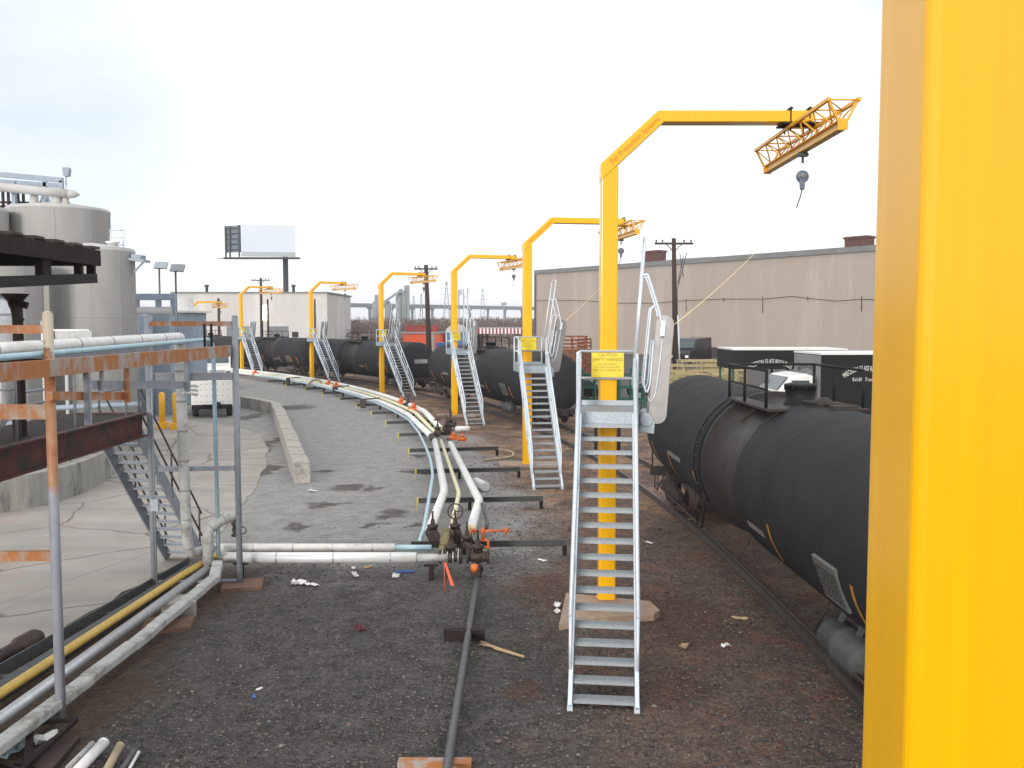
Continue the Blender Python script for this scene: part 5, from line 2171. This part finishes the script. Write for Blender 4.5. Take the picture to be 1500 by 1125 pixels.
def sedan(label, loc, rz, mat):
    t = thing('parked_car', label, 'car', loc, rz, 'dark cars beyond the track')
    m = MB()
    m.prism([(-2.2, .35), (-2.25, .75), (-2.1, .9), (-1.0, .98), (1.2, 1.0), (2.1, .95), (2.2, .7), (2.15, .35)], (0, 0, 0), (0, 1, 0), (0, 0, 1), 1.78)
    m.build('body', mat, t, bevel=.09, seg=3)
    m = MB()
    m.prism([(-1.15, .97), (-.45, 1.40), (.75, 1.42), (1.55, .98)], (0, 0, 0), (0, 1, 0), (0, 0, 1), 1.5)
    m.build('window', glass, t, bevel=.06)
    m = MB()
    m.prism([(-.42, 1.40), (-.3, 1.45), (.65, 1.46), (.78, 1.41)], (0, 0, 0), (0, 1, 0), (0, 0, 1), 1.42)
    m.build('roof', mat, t, bevel=.02)
    for sx in (-.6, .6):
        m = MB()
        m.box((sx, -2.24, .72), (.36, .04, .14))
        m.build('headlight', white, t)
    wheels(t, (-.8, .8), (-1.35, 1.35), .33, .2)
    return t


sedan('black car parked behind the nearest crane mast', (4.5, 57.5, 0), R(82), blackcar)
sedan('black car parked between the gangway panel and the near tank car', (9.6, 58.5, 0), R(80), blackcar)
sedan('dark car parked under the striped canopy', A(722, 505, 112) * V((1, 1, 0)) if False else V((A(722, 505, 112).x, 112, 0)), R(70), blackcar)


def box_truck(label, corner, Ln, mat_side, text2, open_side=False):
    """box lying along +X with its front toward -X; corner = near left bottom corner"""
    t = thing('box_truck', label, 'truck', corner, 0, 'black lettered trucks beyond the track')
    return t


# lettered box truck
c0 = V((10.45, 30.9, 0))
t = thing('box_truck', 'black box truck with arched white lettering and white cab, right beside the foreground post', 'truck', c0, R(3))
m = MB()
m.box((4.0, 1.25, 2.5), (8.0, 2.5, 2.7))
bx = m.build('cargo_box', black, t, bevel=.02)
m = MB()
m.box((4.0, 1.25, 3.885), (8.05, 2.54, .06))
m.build('roof', white, bx)
m = MB()
m.box((-.012, 1.25, 2.5), (.02, 2.46, 2.66))
fp = m.build('front_panel', M('grey_front_panel', (.24, .235, .25), (.2, .196, .21), rough=.6), bx)
m = MB()
put_text(m, "PRECISION GLASS RESOURCES", .24, (1.52, -.006, 3.32), (1, 0, 0), (0, 0, 1), arc_r=1.05, sx=.46)
put_text(m, "Ecl.0007.com", .17, (1.5, -.006, 2.96), (1, 0, 0), (0, 0, 1), sx=.9)
m.build('lettering', offwhite if False else white, bx)
m = MB()
put_text(m, "PRECISION GLASS R.", .24, (-.026, 1.2, 3.35), (0, -1, 0), (0, 0, 1), arc_r=1.9, sx=.8)
m.build('lettering', black, bx)
m = MB()
m.prism([(-.1, .7), (-.1, 3.1), (-.4, 3.2), (-.95, 3.12), (-1.4, 2.58), (-2.4, 2.36), (-2.5, .7)], (0, 1.25, 0), (1, 0, 0), (0, 0, 1), 2.1)
cb = m.build('cab', white, t, bevel=.07)
m = MB()
m.box((-1.20, 1.25, 2.87), (.03, 1.8, .56), M=Matrix.Rotation(R(40), 3, 'Y'))
m.build('windscreen', glass, cb)
m = MB()
m.box((-.62, .19, 2.75), (.6, .03, .45))
m.build('side_window', glass, cb)
m = MB()
m.box((-2.48, 1.25, 1.75), (.12, 1.2, .8))
m.build('grille', darksteel, t)
for y in (.4, 2.1):
    m = MB()
    m.lathe((-2.42, y, 1.9), (-1, 0, 0), [(0, .15), (.1, .14)], 12)
    m.build('headlight', glass, t)
m = MB()
for q in (-1.6, 5.8, 6.9):
    for y in (.12, 2.38):
        m.lathe((q, y - .14, .5), (0, 1, 0), [(0, .3), (0, .47), (.03, .5), (.25, .5), (.28, .47), (.28, .3)], 18)
m.build('wheel', tyre, t)
m = MB()
m.box((3.0, 1.25, .95), (10, 1.0, .3))
m.build('chassis', black, t)

# open-sided black trailer with header panel
c1 = V((8.6, 35.6, 0))
t = thing('open_trailer', 'black roofed trailer with arched lettering header and open side', 'trailer', c1, R(0))
m = MB()
m.box((2.2, .03, 3.50), (4.4, .06, .74))
m.box((-.03, 1.25, 3.50), (.06, 2.5, .74))
hd = m.build('header_panel', black, t)
m = MB()
put_text(m, "PRECISION GLASS RESOURCES", .27, (1.46, -.006, 3.34), (1, 0, 0), (0, 0, 1), arc_r=1.7, sx=.46)
m.build('lettering', white, hd)
m = MB()
m.box((2.2, 1.25, 3.90), (4.5, 2.56, .06))
m.build('roof', white, t)
m = MB()
m.box((2.2, 1.25, 1.15), (4.4, 2.5, .16))
m.build('deck', padcon, t)
for x in (.06, 2.2, 4.3):
    for y in (.2, 2.4):
        m = MB()
        m.box((x, y, 2.18), (.08, .08, 1.9))
        m.build('post', greenm, t)
m = MB()
for q in (3.0, 3.9):
    for y in (.25, 2.25):
        m.lathe((q, y - .12, .45), (0, 1, 0), [(0, .3), (0, .42), (.03, .45), (.21, .45), (.24, .42), (.24, .3)], 16)
m.build('wheel', tyre, t)


def a_rack(label, loc, rz, L_, H_, mat, n_=6, group=None, bars=4):
    t = tag(None, None) if False else None
    m = MB()
    for i in range(n_):
        x = -L_ / 2 + L_ * i / (n_ - 1)
        m.bar((x, -.5, 0), (x, -.05, H_), .09, .07)
        m.bar((x, .5, 0), (x, .05, H_), .09, .07)
    for j in range(bars):
        z = H_ * (j + .5) / bars
        y = .5 - .45 * z / H_
        m.bar((-L_ / 2, -y, z), (L_ / 2, -y, z), .05, .12)
        m.bar((-L_ / 2, y, z), (L_ / 2, y, z), .05, .12)
    Mz = Matrix.Rotation(rz, 3, 'Z')
    m.v = [tuple(Mz @ V(p) + V(loc)) for p in m.v]
    return tag(m.build('storage_rack', mat), label, 'rack', group)


a_rack('green steel storage rack under the open trailer header', (8.6, 41.5, 0), 0, 3.6, 2.3, greenm, 7, 'green steel racks')
a_rack('green steel storage rack behind the yellow caution sign', (5.2, 47, 0), .1, 3.2, 2.6, greenm, 6, 'green steel racks')


def crate(label, loc, rz, d, mat, group):
    m = MB()
    x, y, z = d
    for k in range(max(2, int(z / .28))):
        zz = .1 + k * (z - .15) / max(1, int(z / .28) - 1)
        for s_ in (-1, 1):
            m.box((0, s_ * y / 2, zz), (x, .03, .12))
            m.box((s_ * x / 2, 0, zz), (.03, y, .12))
    for sx in (-1, 0, 1):
        for sy in (-1, 1):
            m.box((sx * x / 2 * .96, sy * (y / 2 - .05), z / 2), (.09, .07, z))
    Mz = Matrix.Rotation(rz, 3, 'Z')
    m.v = [tuple(Mz @ V(p) + V(loc)) for p in m.v]
    return tag(m.build('slatted_crate', mat), label, 'crate', group)


GC = 'pale slatted crates beyond the track'
random.seed(21)
cl = ['pale slatted crate just right of the gangway panel', 'tall pale slatted crate under the black van', 'pale slatted crate in the middle of the crate row', 'pale slatted crate near the rusty plinth',
      'pale slatted crate next to the open trailer', 'short pale crate below the utility pole base', 'short pale crate in front of the crate row middle', 'short pale crate beside the trailer corner']
for i, (u, vt, Y, w_) in enumerate(((984, 534, 56, 1.5), (1024, 527, 58, 2.6), (1046, 532, 59, 1.6), (1062, 532, 60, 1.5), (1076, 540, 52, 1.2), (1002, 545, 50, 1.3), (1030, 548, 49, 1.7), (1058, 546, 48, 1.3))):
    q = A(u, vt, Y)
    crate(cl[i], (q.x, Y, 0), random.uniform(-.2, .2), (w_, 1.2, q.z), palew, GC)
# rusty racking behind second gangway
rr_l = ['tall rusty rack behind the second gangway', 'rusty rack with orange glints left of the nearest stairs', 'low rusty rack in front of the tall rusty racks', 'rusty rack behind the second crane sign']
for i, (u, vt, Y, w_) in enumerate(((838, 492, 76, 2.4), (822, 512, 66, 2.2), (842, 535, 58, 1.6), (856, 496, 80, 1.2))):
    q = A(u, vt, Y)
    crate(rr_l[i], (q.x, Y, 0), random.uniform(-.3, .3), (w_, 1.4, q.z), rustrack, 'rusty racks beyond the track')

# orange hopper, blue containers
YO = 84
t = thing('orange_hopper', 'large orange hopper beyond the round tank car end', 'hopper', (A(622, 500, YO).x, YO, 0))
x0, x1 = A(591, 495, YO).x - A(622, 500, YO).x, A(652, 495, YO).x - A(622, 500, YO).x
zt_ = A(620, 488, YO).z
m = MB()
m.prism([(x0, zt_), (x1, zt_), (x1, zt_ - 1.4), (x1 - .5, 1.4), (x0 + 1.6, 1.4), (x0 + .2, zt_ - .8)], (0, 0, 0), (1, 0, 0), (0, 0, 1), 2.6)
m.build('bin', orangep, t, bevel=.03)
m = MB()
m.box(((x0 + x1) / 2, 0, zt_ + .05), (x1 - x0 + .5, 2.9, .14))
m.build('rim', greysteel, t)
m = MB()
m.box(((x0 + x1) / 2 - .2, .4, zt_ + .42), ((x1 - x0) * .75, 1.6, .6))
for k in range(6):
    m.box(((x0 + x1) / 2 - .2 - (x1 - x0) * .3 + k * .5, -.42, zt_ + .42), (.06, .06, .6))
m.build('load_cover', redp, t)
m = MB()
for x in (x0 + 1.8, x1 - .7):
    for y in (-1, 1):
        m.box((x, y, .7), (.16, .16, 1.4))
m.build('leg', darksteel, t)
m = MB()
m.box((x1 - 1.0, -1.33, zt_ - .9), (.25, .06, 1.7))
m.build('stiffener', offwhite, t)
for lab, u0, u1, vt, Y, mt in (('blue sheet metal container behind the third crane sign', 652, 690, 486, 82, bluep), ('deep blue skip beside the orange hopper', 639, 652, 502, 78, bluedk)):
    a, c = A(u0, vt, Y), A(u1, vt, Y)
    m = MB()
    m.box(((a.x + c.x) / 2, Y + 1, a.z / 2), (c.x - a.x, 2, a.z))
    for k in range(7):
        m.box((a.x + (c.x - a.x) * (k + .5) / 7, Y - .03, a.z / 2), (.12, .06, a.z - .2))
    tag(m.build('container', mt, bevel=.02), lab, 'container')
# striped canopy
YS = 105
t = thing('striped_canopy', 'low canopy with red and white striped edge beyond the second tank car', 'canopy', (A(734, 500, YS).x, YS, 0))
a, c = A(700, 481, YS), A(768, 481, YS)
m = MB()
k = 26
h_ = A(700, 481, YS).z - A(700, 489, YS).z
for j in range(k):
    x = a.x + (c.x - a.x) * (j + .5) / k
    m.box((x, YS, a.z - h_ / 2), ((c.x - a.x) / k, .06, h_), mi=j % 2)
m.build('valance', [redp, white], t, True)
m = MB()
m.box(((a.x + c.x) / 2, YS + 3, a.z + .05), (c.x - a.x, 6, .1))
m.build('roof', greysteel, t, True)
for u in (701, 706, 714, 766):
    q = A(u, 489, YS)
    m = MB()
    m.box((q.x, YS + .1, q.z / 2), (.22, .22, q.z))
    m.build('post', brownsteel, t, True)
# hooped white tent
YT = 120
t0 = A(669, 484, YT)
m = MB()
rr_ = A(684, 480, YT).x - t0.x
pr = [(rr_ * cos(pi * j / 12), rr_ * .9 * sin(pi * j / 12) + t0.z - .4) for j in range(13)]
pr = [(rr_, 0)] + pr + [(-rr_, 0)]
m.prism(pr, (t0.x, YT, 0), (1, 0, 0), (0, 0, 1), 5)
tag(m.build('hoop_tent', insul_dk), 'white hooped tent roof behind the third crane mast', 'tent')

# ================================================================== FAR DISTANCE
def far(u, v, Y):
    return A(u, v, Y)


t = thing('highway_bridge', 'long grey elevated highway bridge on the horizon', 'bridge', (0, 900, 0))
b0_, b1_ = V((A(300, 441, 740).x, 740, 20.5)), V((A(960, 453, 1150).x, 1150, 19.5))
m = MB()
m.bar(b0_, b1_, 18, 2.4)
m.bar(b0_ + V((0, -8.8, 1.6)), b1_ + V((0, -8.8, 1.6)), .5, 1.3)
m.build('deck', bridgec, t, True)
for j in range(24):
    m = MB()
    q = b0_.lerp(b1_, (j + .5) / 24)
    m.box((q.x, q.y, (q.z - 2.75) / 2), (2.0, 6, q.z - 2.75))
    m.box((q.x, q.y, q.z - 2.0), (3, 16, 1.5))
    m.build('pier', bridgec, t, True)
# cement plant
YC = 420
t = thing('cement_plant', 'grey cement silos and conveyor tower in front of the highway bridge', 'cement plant', (A(575, 470, YC).x, YC, 0))
for u, vt, w_ in ((550, 441, 11), (584, 431, 9), (592, 428, 8), (568, 440, 9)):
    q = A(u, vt, YC)
    rr_ = w_ / 2 * YC / FPX
    m = MB()
    m.lathe((q.x, YC, 0), (0, 0, 1), [(0, rr_), (q.z - 1.5, rr_), (q.z - .3, rr_ * .6), (q.z, rr_ * .5)], 16)
    m.build('silo', plantc, t, True)
m = MB()
q = A(552, 432, YC)
m.box((q.x, YC, q.z - 2), (1.8, 1.8, 4))
m.build('bin_vent', plantc, t, True)
m = MB()
for u in (594, 598):
    q = A(u, 418, YC)
    m.box((q.x, YC, q.z / 2), (1.1, 1.1, q.z))
q = A(586, 423, YC)
m.lathe((q.x, YC, q.z - 3), (0, 0, 1), [(0, .9), (2, .9), (3, .4)], 10)
m.bar(A(600, 427, YC), A(588, 427, YC), .6, .4)
m.build('head_house', plantc, t, True)
m = MB()
m.bar(A(560, 444, YC - 4), A(590, 424, YC - 4), 1.2, 1.0)
m.build('conveyor', plantc, t, True)

# transmission pylons
pl = ['tall lattice pylon left of the third crane arm', 'tall lattice pylon above the bridge right of the third crane', 'distant lattice mast between fourth and third cranes', 'slim distant mast above the bridge near the fourth crane']
for i, (u, vt, Y) in enumerate(((654, 412, 800), (707, 423, 1000), (617, 430, 900), (606, 433, 950))):
    q = A(u, vt, Y)
    m = MB()
    w_ = 3.2 if i < 2 else 1.8
    for sx in (-1, 1):
        for sy in (-1, 1):
            m.bar((q.x + sx * w_, Y + sy * w_, 0), (q.x + sx * .4, Y + sy * .4, q.z), .35, .35)
    for j in range(7):
        f0, f1 = j / 7, (j + 1) / 7
        for s_ in (-1, 1):
            m.bar((q.x - s_ * (w_ + (.4 - w_) * f0), Y - w_ * (1 - f0), q.z * f0), (q.x + s_ * (w_ + (.4 - w_) * f1), Y - w_ * (1 - f1), q.z * f1), .22, .22)
    if i < 2:
        for f in (.72, .84, .95):
            m.bar((q.x - 5, Y, q.z * f), (q.x + 5, Y, q.z * f), .3, .3)
    tag(m.build('lattice_pylon', pylonm), pl[i], 'pylon', 'lattice pylons on the horizon')
# slim masts near the third crane gangway
for lab, u, vt, Y in (('thin pale mast just right of the third crane mast', 679, 424, 150), ('thin pale mast right of another beside the third crane', 685, 422, 150), ('dark signal mast with square head by the third crane', 672, 425, 130), ('thin dark light mast between the third and second cranes', 738, 445, 260)):
    q = A(u, vt, Y)
    m = MB()
    m.tube([(q.x, Y, 0), (q.x, Y, q.z)], .09 if Y < 200 else .2, 6)
    if Y == 130:
        m.box((q.x + .25, Y, q.z - .3), (.4, .3, .8))
    if Y == 260:
        m.box((q.x, Y, q.z), (1.6, .5, .8))
    tag(m.build('thin_mast', galv_dk if Y < 200 else pylonm), lab, 'mast', 'thin masts beyond the track')
# low embankment and scrub
random.seed(8)
m = MB()
xs = [-160 + 12 * i for i in range(30)]
top, frnt, bk = [], [], []
for i, x in enumerate(xs):
    hh = 2.2 + .8 * sin(i * .9) + random.uniform(-.3, .3)
    frnt.append(V((x, 172 + 4 * sin(i * .5), -.3)))
    top.append(V((x + random.uniform(-3, 3), 200, hh)))
    bk.append(V((x, 300, hh + .8)))
k = len(xs)
m.add(frnt + top + bk, [(i, i + 1, k + i + 1, k + i) for i in range(k - 1)] + [(k + i, k + i + 1, 2 * k + i + 1, 2 * k + i) for i in range(k - 1)], 0, True)
tag(m.build('embankment', M('dry_earth', (.20, .145, .12), (.15, .115, .10), rough=1, scale=.2)), kind='structure')
v_, f_ = [], []
for i in range(900):
    y = random.uniform(172, 420)
    u = random.uniform(478, 790)
    q = ray(u, 470)
    x = q.x / q.y * y
    hz = random.uniform(1.0, 3.0) * (1 + (y - 172) / 260)
    base = 2.2 if y > 195 else .6
    rr_ = random.uniform(.8, 2.4)
    for j in range(34):
        a = random.random() * 6.28
        rad = rr_ * math.sqrt(random.random())
        z0 = base + hz * random.random() ** 1.4
        p = V((x + rad * cos(a), y + rad * sin(a), z0))
        d = V((random.uniform(-.6, .6), random.uniform(-.4, .4), random.uniform(.4, 1.1))) * random.uniform(.5, 1.1)
        s_ = V((random.uniform(-1, 1), random.uniform(-1, 1), random.uniform(-.4, .4))).normalized() * random.uniform(.06, .2)
        n_ = len(v_)
        v_ += [tuple(p - s_), tuple(p + s_), tuple(p + d)]
        f_.append((n_, n_ + 1, n_ + 2))
o = bpy.data.objects.new('scrub', bpy.data.meshes.new('scrub'))
COL.objects.link(o)
o.data.from_pydata(v_, [], f_)
o.data.materials.append(scrubm)
tag(o, 'brown leafless scrub covering the far embankment', None, None, 'stuff')
# distant low hills / tree line
m = MB()
k = 60
vs = []
for i in range(k + 1):
    x = -1600 + 3200 * i / k
    hh = 9 + 3 * sin(i * .7) + 2 * sin(i * 1.9)
    vs += [(x, 1500, 0), (x, 1560, hh), (x, 1900, hh + 2)]
m.add(vs, [(3 * i, 3 * i + 3, 3 * i + 4, 3 * i + 1) for i in range(k)] + [(3 * i + 1, 3 * i + 4, 3 * i + 5, 3 * i + 2) for i in range(k)], 0, True)
tag(m.build('hills', M('distant_woods', (.10, .10, .09), (.075, .08, .075), rough=1, scale=.02)), kind='structure')

# ================================================================== LITTER
random.seed(14)


def scrap(label, u, v, w_, l_, mat, kind='litter', crumple=.35):
    c = G(u, v)
    bm = bmesh.new()
    bmesh.ops.create_grid(bm, x_segments=5, y_segments=4, size=.5)
    a = random.random() * 3
    for vv in bm.verts:
        vv.co.x *= l_ * random.uniform(.85, 1.15)
        vv.co.y *= w_ * random.uniform(.8, 1.2)
        vv.co.z = random.uniform(.01, crumple * w_) + .01
    bmesh.ops.rotate(bm, verts=bm.verts, cent=(0, 0, 0), matrix=Matrix.Rotation(a, 3, 'Z'))
    me = bpy.data.meshes.new('scrap')
    bm.to_mesh(me)
    bm.free()
    me.materials.append(mat)
    o = bpy.data.objects.new('litter_scrap', me)
    COL.objects.link(o)
    o.location = c
    md = o.modifiers.new('solid', 'SOLIDIFY')
    md.thickness = .006
    return tag(o, label, kind, 'litter on the ground')


scrap('crumpled white rag on the gravel left of the crossing pipe stand', 438, 857, .16, .28, paper, crumple=.7)
scrap('white paper scrap right next to the crumpled rag', 458, 859, .1, .26, paper, crumple=.6)
scrap('curved white strip under the bright white crossing pipe', 520, 843, .09, .36, paper)
scrap('white paper by the crossing pipes, behind the curved strip', 518, 833, .07, .18, paper)
scrap('tan scrap at the right end of the curved white strip', 540, 832, .1, .2, woodlitter)
scrap('blue plastic scrap under the crossing pipe near the stand', 592, 839, .1, .38, bluel)
scrap('pale plastic lid beside the blue plastic scrap', 580, 845, .14, .24, paper)
scrap('maroon rag lying on the dark gravel', 527, 922, .12, .28, maroon)
scrap('white oval scrap right of the second channel leg', 794, 822, .1, .2, paper)
scrap('white scrap beside the near footing edge', 817, 889, .1, .16, paper, crumple=.8)
scrap('pale stone-like scrap below the near footing edge', 816, 899, .08, .1, paper, crumple=.9)
scrap('white cup scrap on the brown dirt right of the stairs', 1063, 949, .08, .14, paper, crumple=.8)
scrap('pinkish scrap on the brown dirt near the white cup', 1002, 950, .1, .14, woodlitter, crumple=.8)
scrap('short tan wood offcut near the rail', 1084, 908, .08, .24, woodlitter, crumple=.6)
scrap('tiny teal wrapper on the near gravel', 372, 1022, .05, .12, bluel)
scrap('small white wrapper on the near gravel', 380, 1011, .05, .1, paper)
scrap('white scrap by the end of the concrete barrier', 458, 720, .12, .34, paper)
scrap('tan flat stone beside the light blue pipe', 625, 694, .3, .5, woodlitter, crumple=.4)
scrap('white scrap on the gravel right of the far rail bend', 951, 796, .08, .2, paper)
scrap('tan scrap under the near stairs edge', 1008, 762, .1, .2, woodlitter)
m = MB()
m.tube([G(705, 940, .03), G(728, 950, .04), G(768, 962, .03)], [.02, .028, .02], 6)
m.tube([G(703, 944, .03), G(722, 947, .05)], .015, 6)
tag(m.build('dry_stick', woodlitter), 'long pale stick lying right of the rusty channel', 'stick')
# marker flag
t = thing('marker_flag', 'bright orange survey marker tape by the near valves', 'marker flag', G(652, 868))
p = G(651, 866)
m = MB()
m.tube([p, p + V((0, 0, .55))], .006, 6)
m.build('stake', flagor, t, True)
m = MB()
m.add([p + V((-.005, 0, .55)), p + V((.03, 0, .54)), p + V((.19, -.1, .13)), p + V((.12, -.1, .14)), p + V((-.005, .01, .55)), p + V((.03, .01, .54)), p + V((.19, -.09, .13)), p + V((.12, -.09, .14))], [(0, 1, 2, 3), (4, 5, 6, 7), (0, 1, 5, 4), (1, 2, 6, 5), (2, 3, 7, 6), (3, 0, 4, 7)])
m.build('tape', flagor, t, True)

# junk tray at the lower left corner
jt = thing('scrap_frame', 'dark angle iron frame lying in the lower left corner', 'frame', G(60, 1100))
m = MB()
fr = [G(-20, 1110, .12), G(60, 1058, .18), G(112, 1054, .18), G(30, 1130, .12)]
for i in range(4):
    m.bar(fr[i], fr[(i + 1) % 4], .05, .05)
m.bar(G(45, 1062, .17), G(40, 1120, .13), .08, .03)
m.build('frame', brownsteel, jt, True)
m = MB()
q = [G(20, 1125, .02), G(95, 1075, .02), G(118, 1085, .02), G(75, 1135, .02)]
m.add([p for p in q] + [p + V((0, 0, .06)) for p in q], [(0, 1, 2, 3), (4, 5, 6, 7), (0, 1, 5, 4), (1, 2, 6, 5), (2, 3, 7, 6), (3, 0, 4, 7)])
m.build('tray', wheelm, jt, True)
scrap('crumpled white and blue bag inside the angle iron frame', 68, 1088, .22, .3, paper, 'bag', .5)
scrap('pale blue plastic bag at the very corner of the frame', 20, 1105, .2, .4, M('pale_blue_plastic', (.42, .55, .58), (.34, .46, .5), rough=.4), 'bag', .5)
tl = ['thick white plastic tube in the lower left junk pile', 'beige tube right of the thick white tube', 'thin grey tube in the junk pile', 'thinnest pale tube at the right of the junk pile', 'short white tube end in the junk pile']
for i, (u0, v0, u1, v1, r, mt) in enumerate(((108, 1135, 152, 1088, .06, paper), (150, 1140, 176, 1092, .045, hosem), (172, 1138, 196, 1100, .03, pipegrey), (182, 1140, 203, 1102, .018, paper), (100, 1125, 135, 1090, .035, insul_dk))):
    m = MB()
    a, c = G(u0, v0, r + .05), G(u1, v1, r + .06)
    m.tube([a, c], r, 14)
    m.tube([c - (c - a).normalized() * .03, c + (c - a).normalized() * .004], r * 1.06, 14)
    tag(m.build('plastic_tube', mt), tl[i], 'tube', 'tubes in the junk pile')

# ------------------------------------------------------------------ distant air
HAZE = .0004
m = MB()
m.box((0, 900, 21), (4400, 2260, 44))
hz = bpy.data.materials.new('pale_air')
hz.use_nodes = True
t_ = hz.node_tree
t_.nodes.clear()
vo = t_.nodes.new('ShaderNodeVolumePrincipled')
vo.inputs['Color'].default_value = (.86, .92, 1.0, 1)
vo.inputs['Density'].default_value = HAZE
ou = t_.nodes.new('ShaderNodeOutputMaterial')
t_.links.new(vo.outputs[0], ou.inputs['Volume'])
tag(m.build('haze', hz), kind='stuff')
